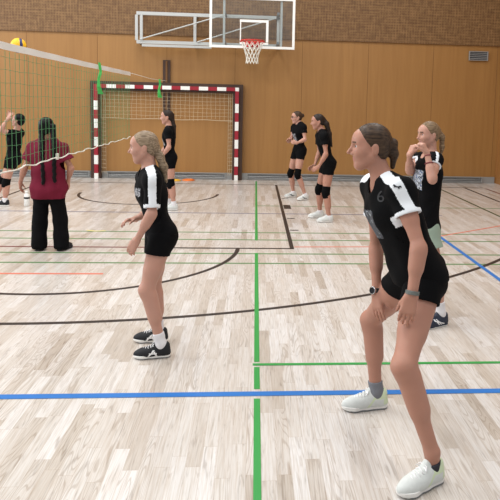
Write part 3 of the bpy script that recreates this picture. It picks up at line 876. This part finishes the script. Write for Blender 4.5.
    def shirtmi(c):
        o_ = np.zeros(len(c), int)
        r = c - chest; a_, b_, u_ = r @ Fv / s, r @ Lx / s, r @ up / s
        if 'print' in st:
            b0, b1, u0, u1 = st['print']; o_[(a_ > .03) & (b_ > b0) & (b_ < b1) & (u_ > u0) & (u_ < u1)] = 2
        if 'stripe' in st:
            w0, w1 = st['stripe']
            for k, q_ in (('L', 1), ('R', -1)):
                sh, el = J['sh' + k], J['el' + k]; d0 = nrm(el - sh); L_ = np.linalg.norm(el - sh) * sle
                fd_ = nrm(Fv - d0 * (Fv @ d0)); od = np.cross(d0, fd_); od = od if od @ Lx * q_ > 0 else -od
                pl_ = [J['neck'] + Lx * .05 * s * q_ + up * .045 * s, sh + (nrm(up + Lx * q_) * .06) * s + Fv * st.get('sf', 0) * s, ends[k] + od * .066 * s]
                best = np.full(len(c), 9.); fx = np.zeros(len(c)); tt = np.zeros(len(c))
                for i_ in (0, 1):
                    dn = pl_[i_ + 1] - pl_[i_]; t = np.clip(((c - pl_[i_]) @ dn) / (dn @ dn), -.15 if i_ == 0 else 0, 1.2 if i_ else 1); x = c - (pl_[i_] + np.outer(t, dn)); dist = np.linalg.norm(x, axis=1)
                    ff = nrm(Fv - nrm(dn) * (Fv @ nrm(dn))); m_ = dist < best; best[m_] = dist[m_]; fx[m_] = (x @ ff)[m_] / s; tt[m_] = t[m_] * .5 + .5 * i_
                o_[(best < .075 * s) & (fx > w0 + (st.get('w2', w0) - w0) * tt) & (fx < w1 + (st.get('w3', w1) - w1) * tt)] = 1
                if st.get('cuff'):
                    t = (c - sh) @ d0; x = c - sh - np.outer(t, d0)
                    o_[(np.linalg.norm(x, axis=1) < .1 * s) & (t > L_ - st['cuff'] * s) & (t < L_ + .03)] = 1
        return o_
    shirt = to_mesh('shirt', *fs.mesh(1), mats_, root, shirtmi)
    # lower garment
    sh_ = sp['shorts']; lo_ = sh_.get('loose', .008)
    ps = [(p, k, lo_) for p, k in T[:2] + [T[6], T[9]]]
    if sh_.get('trousers'):
        for k in 'LR': 
            ps += [(RC(hips[k], J['kn' + k], .098 * s, .086 * s), .03, .0), (RC(J['kn' + k], V(*(J['an' + k][:2]), .06) , .086 * s, .094 * s), .03, .0)]
    else:
        for k in 'LR': ps += [(RC(hips[k], lerp(hips[k], J['kn' + k], .6), .09 * wd_, sh_.get('rl', .078) * wd_), .02, lo_)]
    fp = field_for([p for p, _, _ in ps], hg, .03)
    for p, k, o_ in ps: fp.add(p, k, o_)
    fp.folds(sh_.get('fold', .002), 40 / s, 7); fp.shell(th)
    fp.cut(J['pelvis'] + puv * .09 * s, puv)
    if sh_.get('trousers'): fp.cut(V(0, 0, .018), V(0, 0, -1))
    else:
        for k in 'LR':
            d0 = nrm(J['kn' + k] - hips[k]); p0 = lerp(hips[k], J['kn' + k], sh_.get('len', .33)); dd = nrm(lerp(d0, V(0, 0, -1), .35)); fp.cutball(p0, dd, p0 + d0 * .06, .19 * s)
    to_mesh(sh_.get('name', 'shorts'), *fp.mesh(1), [sh_['mat']], root)
    # knee pads, socks, shoes
    for k in 'LR':
        kn, an, hp = J['kn' + k], J['an' + k], hips[k]
        sd = nrm(an - kn); bk = -nrm(J['toe' + k] - sd * (J['toe' + k] @ sd))
        if sp.get('pads'):
            a_, b_ = lerp(kn, hp, .26), lerp(kn, an, .2)
            ps = [RC(a_, kn, .066 * s, .062 * s), RC(kn, b_, .062 * s, .058 * s), RC(kn - bk * .02 * s + (hp - kn) * .06, kn - bk * .022 * s + sd * .03 * s, .05 * s, .046 * s)]
            g = field_for(ps, max(h * .8, .005))
            for p in ps: g.add(p, .02)
            g.cut(lerp(kn, hp, .24), nrm(hp - kn)); g.cut(lerp(kn, an, .2), sd); to_mesh('knee_pad', *g.mesh(1), [M['pad']], root)
        sk = sp.get('sock' + k, sp.get('sock'))
        if sk:
            ps = [RC(lerp(kn, an, .6), an, .046 * s, .04 * s), RC(an, V(an[0], an[1], .05), .04 * s, .04 * s)]
            g = field_for(ps, max(h * .8, .004))
            for p in ps: g.add(p, .02)
            g.folds(.0012, 120, 5); g.cut(an - sd * sk[1] * s, -sd); to_mesh('sock', *g.mesh(1), [sk[0]], root)
        shoe(root, an, J['toe' + k], s * sp.get('shoek', 1.), max(h * .75, .0032), sp['shoe'])
    return root, dict(body=body, shirt=shirt, hair=ho, A=A, chest=chest, hips=hips)


def shoe(root, an, toe, s, h, st):
    td = nrm(V(toe[0], toe[1], 0)); ld = np.cross(V(0, 0, 1.), td); o = V(an[0], an[1], 0)
    P = lambda f, l, u: o + (td * f + ld * l + V(0, 0, 1.) * u) * s
    A = np.stack([td, ld, V(0, 0, 1.)])
    e = bpy.data.objects.new('shoe', None); COL.objects.link(e); e.parent = root; e.location = Vector(o) - root.location
    e.empty_display_size = .1
    so = [RC(P(-.035, 0, .02), P(.06, .0, .02), .036 * s, .037 * s, flat=True), RC(P(.06, 0, .02), P(.135, -.002, .02), .037 * s, .048 * s), RC(P(.135, -.002, .02), P(.168, .0, .02), .047 * s, .034 * s)]
    lo = np.min([p.lo for p in so], 0); hi = np.max([p.hi for p in so], 0); lo[2] = 0; hi[2] = .05 * s
    g = Fld(lo, hi, h); X, Y, _ = g.full(); Z0 = np.float32(so[0].a[2])
    for p in so:
        d = p.ev(X, Y, Z0 + 0 * X); hh = np.maximum(.02 - np.abs(g.a - d), 0) / .02; g.a = np.minimum(g.a, d) - hh * hh * .005
    Z = g.full()[2]; x_ = (X - o[0]) * td[0] + (Y - o[1]) * td[1]
    topz = (.03 + .008 * np.clip(-x_ / (.07 * s), 0, 1)) * s; botz = .0015 + np.clip((x_ - .14 * s) * .2, 0, .02)
    g.a = np.maximum(g.a, np.maximum(Z - topz, botz - Z)).astype(np.float32)
    to_mesh('sole', *g.mesh(1), [st['sole'], st.get('out', st['sole'])], e, lambda c: (c[:, 2] < .009 * s).astype(int))
    up = [(EL(P(.125, 0, .03), V(.078, .042, .042) * s, A), .03), (RC(P(-.035, 0, .035), P(.07, 0, .042), .036 * s, .038 * s), .03), (RC(P(.0, 0, .06), P(.12, 0, .035), .038 * s, .036 * s), .03),
          (RC(P(-.03, 0, .045), P(-.035, 0, .088), .034 * s, .031 * s), .02), (RC(P(-.02, 0, .07), P(.028, 0, .078), .036 * s, .034 * s), .02)]
    tongue = (RC(P(.06, 0, .075), P(.03, 0, .108), .018 * s, .02 * s), .01)
    g = field_for([p for p, _ in up] + [tongue[0]], h)
    for p, k in up: g.add(p, k)
    g.sub(RC(P(-.008, 0, .085), P(-.004, 0, .14), .031 * s, .036 * s), .008); g.add(*tongue); g.sub(RC(P(-.006, 0, .075), P(-.004, 0, .14), .026 * s, .034 * s), .004)
    g.cut(P(0, 0, .02), V(0, 0, -1.))

    def mi(c):
        r = c - o; a_, b_, u_ = r @ td / s, np.abs(r @ ld) / s, r[:, 2] / s; o_ = np.zeros(len(c), int)
        k = st.get('kind')
        if k == 'mint':
            o_[(a_ < -.035) & (u_ > .035)] = 1; o_[(np.abs(a_ - (.075 - .75 * u_)) < .007) & (b_ > .012)] = 1; o_[(a_ < .02) & (a_ > -.035) & (u_ > .068)] = 1
        elif k == 'stripes':
            o_[(b_ > .02) & (np.abs(a_ - (.085 - .9 * (u_ - .03))) < .0075) & (u_ < .07)] = 1
            o_[(b_ > .02) & (np.abs(a_ - (.035 + .5 * (u_ - .03))) < .007) & (u_ < .06)] = 1; o_[(b_ > .02) & (a_ > .03) & (a_ < .085) & (np.abs(u_ - .043) < .005)] = 1
        elif k == 'cross':
            o_[(b_ > .018) & (np.abs(a_ - (.03 + 1.1 * (u_ - .03))) < .0055) & (u_ < .075)] = 1; o_[(b_ > .018) & (np.abs(a_ - (.052 + 1.1 * (u_ - .03))) < .0055) & (u_ < .075)] = 1
            o_[(b_ > .018) & (np.abs(u_ - (.03 + .35 * (a_ + .0))) < .0045) & (a_ > -.01) & (a_ < .1)] = 1
        return o_
    uo = to_mesh('upper', *g.mesh(1), [st['mat'], st.get('trim', st['mat'])], e, mi)
    q = MB()
    for k in range(5):
        f = .055 + .018 * k; u = .101 - .0065 * k
        q.tube([P(f, -.026, u - .011), P(f - .004, -.012, u - .001), P(f, 0, u + .003), P(f + .004, .012, u - .001), P(f, .026, u - .011)], .0036 * s, 5)
    for d_ in (-1, 1): q.tube([P(.048, 0, .104), P(.052, .02 * d_, .11), P(.066, .034 * d_, .094), P(.054, .012 * d_, .102)], .003 * s, 5)
    q.build('lace', st.get('lace', M['lace_w']), e, True)


def ring(parent, name, w, e_, t, R, r, mt, flat=1, label=None):
    """band around a forearm at fraction t"""
    d = nrm(w - e_); c = lerp(e_, w, t); a_ = nrm(np.cross(d, V(.3, .9, .1))); b_ = np.cross(d, a_); q = MB()
    for k in np.linspace(-1, 1, max(1, flat)): q.tube([c + d * k * r * (flat - 1) * .6 + R * (math.cos(x) * a_ + math.sin(x) * b_) for x in np.linspace(0, 2 * math.pi, 20, endpoint=False)], r, 6, closed=True)
    o = q.build(name, mt, parent, True)
    if label: o['label'] = label
    return c, d


W_SHOE = dict(mat=M['shoe_w'], sole=M['sole_w'], out=M['sole_g'], kind='mint', trim=M['shoe_mint'])
PLAIN = dict(mat=M['shoe_w'], sole=M['sole_w'], out=M['sole_g'], trim=M['shoe_n'], kind='cross')
PLAIN2 = dict(mat=M['shoe_w'], sole=M['sole_w'], out=M['sole_g'])
B_SHOE = dict(mat=M['shoe_b'], sole=M['sole_w'], out=M['sole_g'], kind='stripes', trim=M['lace_w'])
N_SHOE = dict(mat=M['shoe_n'], sole=M['shoe_n'], out=M['sole_w'], kind='cross', trim=M['lace_w'], lace=M['shoe_n'])
BSH = dict(mat=M['black2'])

# --- A: girl in front, bending with her hands by her thighs
J = dict(base=V(2.67, -10.02, 0), pelvis=at(415, 269, -10.0), neck=at(383, 180, -9.98), head=at(370.5, 146.5, -9.98), hf=V(-1, .02, -.03),
         shL=at(401, 191, -10.15), shR=at(374.5, 187, -9.82), elL=at(419, 247, -10.26), elR=at(376, 247, -9.72), wrL=at(412, 295, -10.3), wrR=at(376.5, 292, -9.8),
         knL=at(404, 366, -10.33), knR=at(371, 320, -9.62), anL=at(432, 452, -10.37), anR=at(376, 391, -9.66), toeL=V(-.9, -.5, 0), toeR=V(-1, -.12, 0), hipdir=V(.25, -.97, 0))
J['handL'] = (at(404, 325, -10.31) - J['wrL'], V(.35, .9, 0), V(-1, .3, 0), (.3, .35, .3), .008, .45)
J['handR'] = (at(378, 320, -9.86) - J['wrR'], V(.55, .2, -.5), V(.1, -1, .1), (.1, .25, .2), .016, .7)
rA, dA = person('girl in front bending forward, black jersey with white shoulder stripe, white and mint trainers', J, 1.0, .0046, dict(
    skin=M['skin'], headk=.94, width=.95, hair=dict(mat=M['hair_b'], tail=[at(393.5, 143, -9.98), at(394, 154, -9.98), at(392.5, 167, -9.98)], r=(.012, .018, .02, .012), knot=(-.1, 0, .02), fl=1.3),
    shirt=dict(mat=M['black'], mats=[M['wcloth'], M['print_a']], sf=.03, stripe=(-.026, .032), w2=-.03, w3=.022, cuff=.02, sleeve=.44, rs=.061, loose=.017, box=.004, hem=-.06, print=(-.08, .045, -.12, .03), fold=.005, vneck=.05),
    shorts=dict(mat=M['black2'], len=.26, rl=.086, loose=.012, fold=.003), sock=(M['gsock'], .06), sockL=(M['dsock'], -.045), shoe=W_SHOE, shoek=1.0))
# watch, wristband
c, d = ring(rA, 'watch', J['wrR'], J['elR'], .97, .027, .0045, M['rubber'], 4, 'black watch with a round silver rimmed dial')
wa = rA.children[-1]
nrmw = nrm(V(-.75, -.55, .2) - d * (V(-.75, -.55, .2) @ d)); up_ = d; sd_ = np.cross(nrmw, up_)
pc = c + nrmw * .027
q = MB(); cyl = lambda r, z: [pc + nrmw * z + r * (math.cos(a) * up_ + math.sin(a) * sd_) for a in np.linspace(0, 2 * math.pi, 24, endpoint=False)]
R0 = [[q.bm.verts.new(p) for p in cyl(r, z)] for r, z in ((.019, -.004), (.021, .0), (.021, .008), (.018, .01))]
for A_, B_ in zip(R0, R0[1:]):
    for j in range(24): q.face([A_[j], A_[(j + 1) % 24], B_[(j + 1) % 24], B_[j]])
q.mi = 1; q.face(R0[-1]); q.mi = 0; q.face(R0[0][::-1]); q.build('watch_case', [M['silver'], M['glassy']], wa)
ring(rA, 'wristband', J['wrL'], J['elL'], .95, .0285, .0045, M['band'], 3)


def project(bvh, pts, d, off=.0045):
    out = []
    for p in pts:
        h_ = bvh.ray_cast(Vector(p - d * .3), Vector(d), 1.)
        out.append(V(*h_[0]) - d * off if h_[0] is not None else p - d * off)
    return out


def bvh_of(o):
    me = o.data; off = Vector((0, 0, 0)); r = o.parent
    while r is not None: off += r.location; r = r.parent
    return BVHTree.FromPolygons([v.co + off for v in me.vertices], [list(p.vertices) for p in me.polygons])


bv = bvh_of(dA['shirt'])
# leaping emblem on the sleeve stripe
cat = [(-1, .1), (-.8, .32), (-.55, .3), (-.3, .16), (.1, .2), (.45, .42), (.7, .62), (.8, .5), (.98, .42), (.85, .26), (.62, .16), (.75, -.1), (.6, -.16), (.42, .0), (.1, -.06), (-.2, -.1), (-.35, -.42), (-.5, -.45), (-.42, -.1), (-.62, .02), (-.82, .02), (-1, -.2)]
c0 = at(397, 187, -10.4); d0 = nrm(c0 - CAM); rt = nrm(np.cross(d0, V(0, 0, 1.))); upv = np.cross(rt, d0)
bm = bmesh.new(); f_ = bm.faces.new([bm.verts.new(c0 + rt * x * -.021 + upv * y * .021) for x, y in cat]); bmesh.ops.triangulate(bm, faces=[f_])
bmesh.ops.subdivide_edges(bm, edges=bm.edges[:], cuts=3, use_grid_fill=True)
for v, p in zip(bm.verts[:], project(bv, [V(*v.co) for v in bm.verts], d0, .003)): v.co = Vector(p - V(*rA.location))
ex = bmesh.ops.extrude_face_region(bm, geom=bm.faces[:]); bmesh.ops.translate(bm, verts=[v for v in ex['geom'] if isinstance(v, bmesh.types.BMVert)], vec=d0 * .0015)
bmesh.ops.recalc_face_normals(bm, faces=bm.faces)
me = bpy.data.meshes.new('emblem'); bm.to_mesh(me); bm.free(); me.materials.append(M['emb']); o = link('emblem', me, dA['shirt']); o['label'] = 'small black leaping emblem on the white stripe'


def number(txt, c0, size, d0, shirt, root, mt, tilt=0.):
    cu = bpy.data.curves.new('number', 'FONT'); cu.body = txt; cu.size = 1; cu.align_x = 'CENTER'; cu.align_y = 'CENTER'
    ob = bpy.data.objects.new('number', cu); COL.objects.link(ob); bpy.context.view_layer.update()
    me = bpy.data.meshes.new_from_object(ob.evaluated_get(bpy.context.evaluated_depsgraph_get())); bpy.data.objects.remove(ob)
    rt = nrm(np.cross(d0, V(0, 0, 1.))); upv = np.cross(rt, d0); b_ = bvh_of(shirt)
    bm = bmesh.new(); bm.from_mesh(me); bpy.data.meshes.remove(me)
    bmesh.ops.subdivide_edges(bm, edges=bm.edges, cuts=2)
    off = V(*root.location)
    for v in bm.verts:
        x, y = v.co.x * math.cos(tilt) - v.co.y * math.sin(tilt), v.co.x * math.sin(tilt) + v.co.y * math.cos(tilt)
        p = project(b_, [c0 + (rt * x + upv * y) * size], d0, .003)[0]; v.co = Vector(p - off)
    me = bpy.data.meshes.new('number'); bm.to_mesh(me); bm.free(); me.materials.append(mt); link('number', me, shirt)


number('6', at(380.5, 197, -10.3), .078, nrm(ray(380.5, 197)), dA['shirt'], rA, M['num'], .1)

# --- B: girl in the middle
J = dict(base=V(1.25, -8.8, 0), pelvis=at(159, 231, -8.8), neck=at(149.5, 171, -8.8), head=at(144, 147, -8.8), hf=V(-1, -.05, -.1),
         shL=at(152, 179, -8.95), shR=at(145, 178, -8.66), elL=at(152, 213, -9.0), elR=at(151, 211, -8.52), wrL=at(137, 240, -8.97), wrR=at(136, 219, -8.6),
         knL=at(147, 290, -8.92), knR=at(154, 288, -8.66), anL=at(161, 344, -8.93), anR=at(159, 331.5, -8.66), toeL=V(-1, -.12, 0), toeR=V(-1, .0, 0))
J['handL'] = (at(129, 253, -8.96) - J['wrL'], V(.3, .9, -.3), V(-.6, .2, .6), (.35, .4, .35), .008, .5)
J['handR'] = (at(124, 221, -8.66) - J['wrR'], V(.2, -.3, -.9), V(-.3, -.8, .4), (.4, .5, .4), .01, .6)
person('girl in the middle, black jersey with white sleeve stripe, black shoes with white soles', J, .9, .006, dict(
    skin=M['skin2'], width=.9, headk=.98, hair=dict(mat=M['hair_bl'], tail=[at(160, 157, -8.8), at(163.5, 167, -8.8), at(166.5, 182, -8.8)], r=(.016, .03, .03, .01), knot=(-.1, 0, -.005)),
    shirt=dict(mat=M['black'], mats=[M['wcloth'], M['print_b']], stripe=(-.026, .036), w2=-.026, w3=.03, cuff=.026, sleeve=.86, rs=.058, loose=.014, hem=-.02, print=(-.07, .09, -.03, .03), fold=.004, seed=5),
    shorts=dict(mat=M['black2'], len=.3, rl=.09, loose=.012, fold=.003), sock=(M['wsock'], .09), shoe=B_SHOE, shoek=1.0))

# --- H: girl behind the front girl, hands at her mouth
J = dict(base=V(3.4, -8.25, 0), pelvis=at(422.5, 224, -8.25), neck=at(431, 155, -8.25), head=at(428.5, 134.5, -8.25), hf=V(-.96, -.28, -.06),
         shL=at(434.5, 160, -8.4), shR=at(418, 160, -8.12), elL=at(432.5, 180, -8.55), elR=at(410, 171, -8.2), wrL=at(427, 153, -8.48), wrR=at(409.5, 155, -8.36),
         knL=at(436, 271, -8.38), knR=at(425, 268, -8.12), anL=at(441, 312, -8.36), anR=at(426, 305, -8.05), toeL=V(-.9, -.4, 0), toeR=V(-1, 0, 0))
J['handL'] = (V(-.45, -.05, .8), V(-.8, .5, 0), V(.0, -.5, .6), (.9, 1.2, .8), .004, .4)
J['handR'] = (V(.35, .0, .9), V(.9, .3, 0), V(.2, -.6, .6), (.9, 1.2, .8), .004, .4)
rH, dH = person('girl behind the front player holding both fists to her mouth, grey green shorts, navy shoes', J, .9, .006, dict(
    skin=M['skin2'], headk=.94, width=.93, hair=dict(mat=M['hair_bl2'], tail=[at(442, 137, -8.22), at(442, 147, -8.22), at(440.5, 158, -8.22)], r=(.022, .024, .02, .008), knot=(-.1, 0, .045)),
    shirt=dict(mat=M['black'], mats=[M['wcloth'], M['print_h']], stripe=(-.012, .012), cuff=.01, sleeve=.34, rs=.056, loose=.01, box=.002, hem=-.07, print=(-.06, .1, -.12, .05), fold=.005, seed=8),
    shorts=dict(mat=M['mint'], len=.42, rl=.1, loose=.02, fold=.003), sock=(M['wsock'], .1), shoe=N_SHOE, shoek=1.05))
ring(rH, 'bracelet', J['wrL'], J['elL'], .9, .024, .004, M['redband'], 1); ring(rH, 'bracelet', J['wrL'], J['elL'], .62, .03, .004, M['redband'], 1)

# --- C: woman in the maroon shirt seen from behind
y = -5.94
J = dict(base=V(-.37, y, 0), pelvis=at(49, 189, y), neck=at(47, 141, y), head=at(46.5, 128, y), hf=V(.05, 1, -.05),
         shL=at(34, 148, y), shR=at(61, 148, y), elL=at(24.5, 168, y - .02), elR=at(71, 168, y), wrL=at(20.5, 182, y + .05), wrR=at(68, 181, y + .06),
         knL=at(40, 219, y + .02), knR=at(60, 219, y + .02), anL=at(39, 244, y), anR=at(61.5, 244, y), toeL=V(-.1, 1, 0), toeR=V(.35, 1, 0))
J['handL'] = (V(-.1, .25, -1), V(1, .1, 0), V(.1, 1, 0), (.3, .4, .3), .006, .5)
J['handR'] = (V(-.02, .2, -1), V(-1, .1, 0), V(-.1, 1, 0), (.3, .4, .3), .006, .5)
person('woman seen from behind in a maroon T-shirt and wide black trousers, two long dark braids', J, .92, .007, dict(
    skin=M['skin'], width=1.05, headk=1.08, hair=dict(mat=M['hair_k'], braids=[[at(41.5, 126, y - .06), at(42, 150, y - .13), at(43.5, 186, y - .16)], [at(53, 126, y - .06), at(54, 150, y - .13), at(54.5, 184, y - .16)]], line=(.05, 0, .07)),
    shirt=dict(mat=M['maroon'], sleeve=.62, rs=.095, loose=.03, box=.03, hem=-.11, fold=.007, seed=11, vneck=.03),
    shorts=dict(mat=M['trousers'], trousers=True, name='trousers', loose=.015, fold=.004), shoe=dict(mat=M['shoe_b'], sole=M['shoe_b'], lace=M['shoe_b'])))

# --- D: player at the picture's edge, arms raised
y = -2.93
J = dict(base=V(-2.0, y, 0), pelvis=at(13, 157, y), neck=at(16, 131.5, y), head=at(18.5, 120.5, y), hf=V(-.95, .25, .25),
         shL=at(11, 134, y - .14), shR=at(20, 133, y + .15), elL=at(1, 130, y - .22), elR=at(15, 122, y + .35), wrL=at(7.5, 119, y - .18), wrR=at(10, 118, y + .2),
         knL=at(6, 184, y - .1), knR=at(1, 182, y + .2), anL=at(5, 201, y - .1), anR=at(-6, 199, y + .2), toeL=V(-1, -.1, 0), toeR=V(-1, .1, 0))
J['handL'] = (V(.5, .1, .8), V(.5, .6, .1), V(.6, -.2, .6), (.25, .3, .2), .02, .6)
J['handR'] = (V(.0, .1, .9), V(.1, -.8, .1), V(-.6, .2, .5), (.25, .3, .2), .02, .6)
person('dark-haired player behind the net with raised arms, black kit and black knee pads', J, .93, .008, dict(
    skin=M['skin2'], width=.94, pads=True, hair=dict(mat=M['hair_k'], bun=(-.065, 0, .03)),
    shirt=dict(mat=M['black'], mats=[M['wcloth'], M['print_b']], sleeve=.4, rs=.066, loose=.014, hem=-.02, fold=.005, seed=21), shorts=dict(mat=M['black2'], len=.34, loose=.011), sock=(M['wsock'], .06),
    shoe=dict(mat=M['shoe_b'], sole=M['sole_w'])))

# --- E: player in front of the goal
y = -3.13
J = dict(base=V(.66, y, 0), pelvis=at(169.5, 157, y), neck=at(169, 127, y), head=at(167, 117, y), hf=V(-1, -.05, -.05),
         shL=at(168, 131.5, y - .15), shR=at(168, 131.5, y + .15), elL=at(169, 147, y - .2), elR=at(166, 147, y + .2), wrL=at(162.5, 156, y - .16), wrR=at(160, 155, y + .1),
         knL=at(171, 184.5, y - .1), knR=at(169, 183, y + .12), anL=at(174, 204.5, y - .1), anR=at(169, 201.5, y + .14), toeL=V(-1, -.1, 0), toeR=V(-1, .1, 0))
J['handL'] = (V(-.9, .2, -.2), V(0, .8, -.5), V(-.3, 0, .8), (.4, .5, .4), .006, .5)
J['handR'] = (V(-.9, -.2, -.1), V(0, -.8, -.5), V(-.3, 0, .8), (.4, .5, .4), .006, .5)
KIT = dict(mat=M['black'], mats=[M['wcloth'], M['print_b']], sleeve=.5, rs=.066, loose=.014, hem=-.03, fold=.004)
person('player standing in front of the goal in black kit with a long dark ponytail', J, .93, .008, dict(
    skin=M['skin2'], width=.94, pads=True, hair=dict(mat=M['hair_d'], tail=[at(172, 118, y), at(174, 126, y), at(175.5, 138, y)], r=(.028, .036, .034, .012), knot=(-.1, 0, .03)),
    shirt=dict(KIT, seed=31, print=(-.08, .08, -.16, -.04)), shorts=dict(mat=M['black2'], len=.34, loose=.011), sock=(M['wsock'], .06), shoe=PLAIN2))

# --- F: player with glasses by the wall
J = dict(base=V(2.77, -1.85, 0), pelvis=at(299, 149, -1.87), neck=at(299, 123, -1.85), head=at(296.8, 117.3, -1.85), hf=V(-.98, -.2, -.05),
         shL=at(303.5, 127, -1.98), shR=at(294.5, 127, -1.72), elL=at(305, 139.5, -2.05), elR=at(291.5, 138, -1.75), wrL=at(297, 143, -2.1), wrR=at(289, 142, -1.9),
         knL=at(297.5, 174.5, -2.02), knR=at(290.5, 173.5, -1.72), anL=at(305.5, 195.5, -2.0), anR=at(293.5, 193, -1.68), toeL=V(-.85, -.5, 0), toeR=V(-.9, -.35, 0))
J['handL'] = (V(-.9, .1, .1), V(.2, .9, 0), V(-.2, 0, .9), (.5, .6, .4), .006, .5)
J['handR'] = (V(-.3, -.5, .5), V(.2, -.9, 0), V(0, 0, .9), (.5, .6, .4), .006, .5)
rF, dF = person('player by the wall wearing glasses, hands held together, black kit and knee pads', J, .92, .008, dict(
    skin=M['skin2'], width=.94, pads=True, headk=1.02, hair=dict(mat=M['hair_b'], bun=(-.11, 0, .03)),
    shirt=dict(KIT, seed=41, print=(-.09, .05, -.22, -.06)), shorts=dict(mat=M['black2'], len=.34, loose=.011), sock=(M['wsock'], .05), shoe=PLAIN))
hc, hf = J['head'], nrm(J['hf']); hl = np.cross(V(0, 0, 1.), hf); q = MB(); k_ = .94
for d_ in (1, -1):
    c = hc + (hf * .098 + hl * .033 * d_ + V(0, 0, .005)) * k_
    q.tube([c + (hl * .026 * math.cos(a) + V(0, 0, .018) * math.sin(a)) * k_ for a in np.linspace(0, 2 * math.pi, 16, endpoint=False)], .003, 5, closed=True)
    q.tube([c + hl * .026 * d_ * k_, hc + (hf * .0 + hl * .084 * d_ + V(0, 0, .01)) * k_], .0025, 5)
q.tube([hc + (hf * .1 + hl * .009 + V(0, 0, .008)) * k_, hc + (hf * .1 - hl * .009 + V(0, 0, .008)) * k_], .0025, 5)
q.build('glasses', M['rubber'], rF)

# --- G: player next to her, leaning forward
y = -3.95
J = dict(base=V(2.97, y, 0), pelvis=at(327.5, 162, y), neck=at(321.5, 130.5, y), head=at(317.8, 121.5, y), hf=V(-1, -.05, -.12),
         shL=at(324, 136, y - .15), shR=at(319.5, 135.5, y + .15), elL=at(326, 154, y - .2), elR=at(319, 153, y + .2), wrL=at(318.5, 167, y - .18), wrR=at(314.5, 166, y + .12),
         knL=at(326, 193, y - .12), knR=at(319, 189.5, y + .14), anL=at(329, 219, y - .14), anR=at(320, 213, y + .2), toeL=V(-1, -.15, 0), toeR=V(-1, -.1, 0))
J['handL'] = (V(-.8, .1, -.5), V(.2, .8, -.3), V(-.4, 0, .6), (.5, .6, .4), .006, .5)
J['handR'] = (V(-.8, -.1, -.4), V(.2, -.8, -.3), V(-.4, 0, .6), (.5, .6, .4), .006, .5)
person('player leaning forward with a long dark ponytail, black kit, knee pads and white shoes', J, .93, .0075, dict(
    skin=M['skin'], width=.94, pads=True, hair=dict(mat=M['hair_d'], tail=[at(326.5, 124, y), at(329.5, 134, y), at(332, 147, y)], r=(.03, .042, .036, .01), knot=(-.1, 0, .03)),
    shirt=dict(KIT, seed=51), shorts=dict(mat=M['black2'], len=.34, loose=.011), sock=(M['wsock'], .06), shoe=PLAIN2))
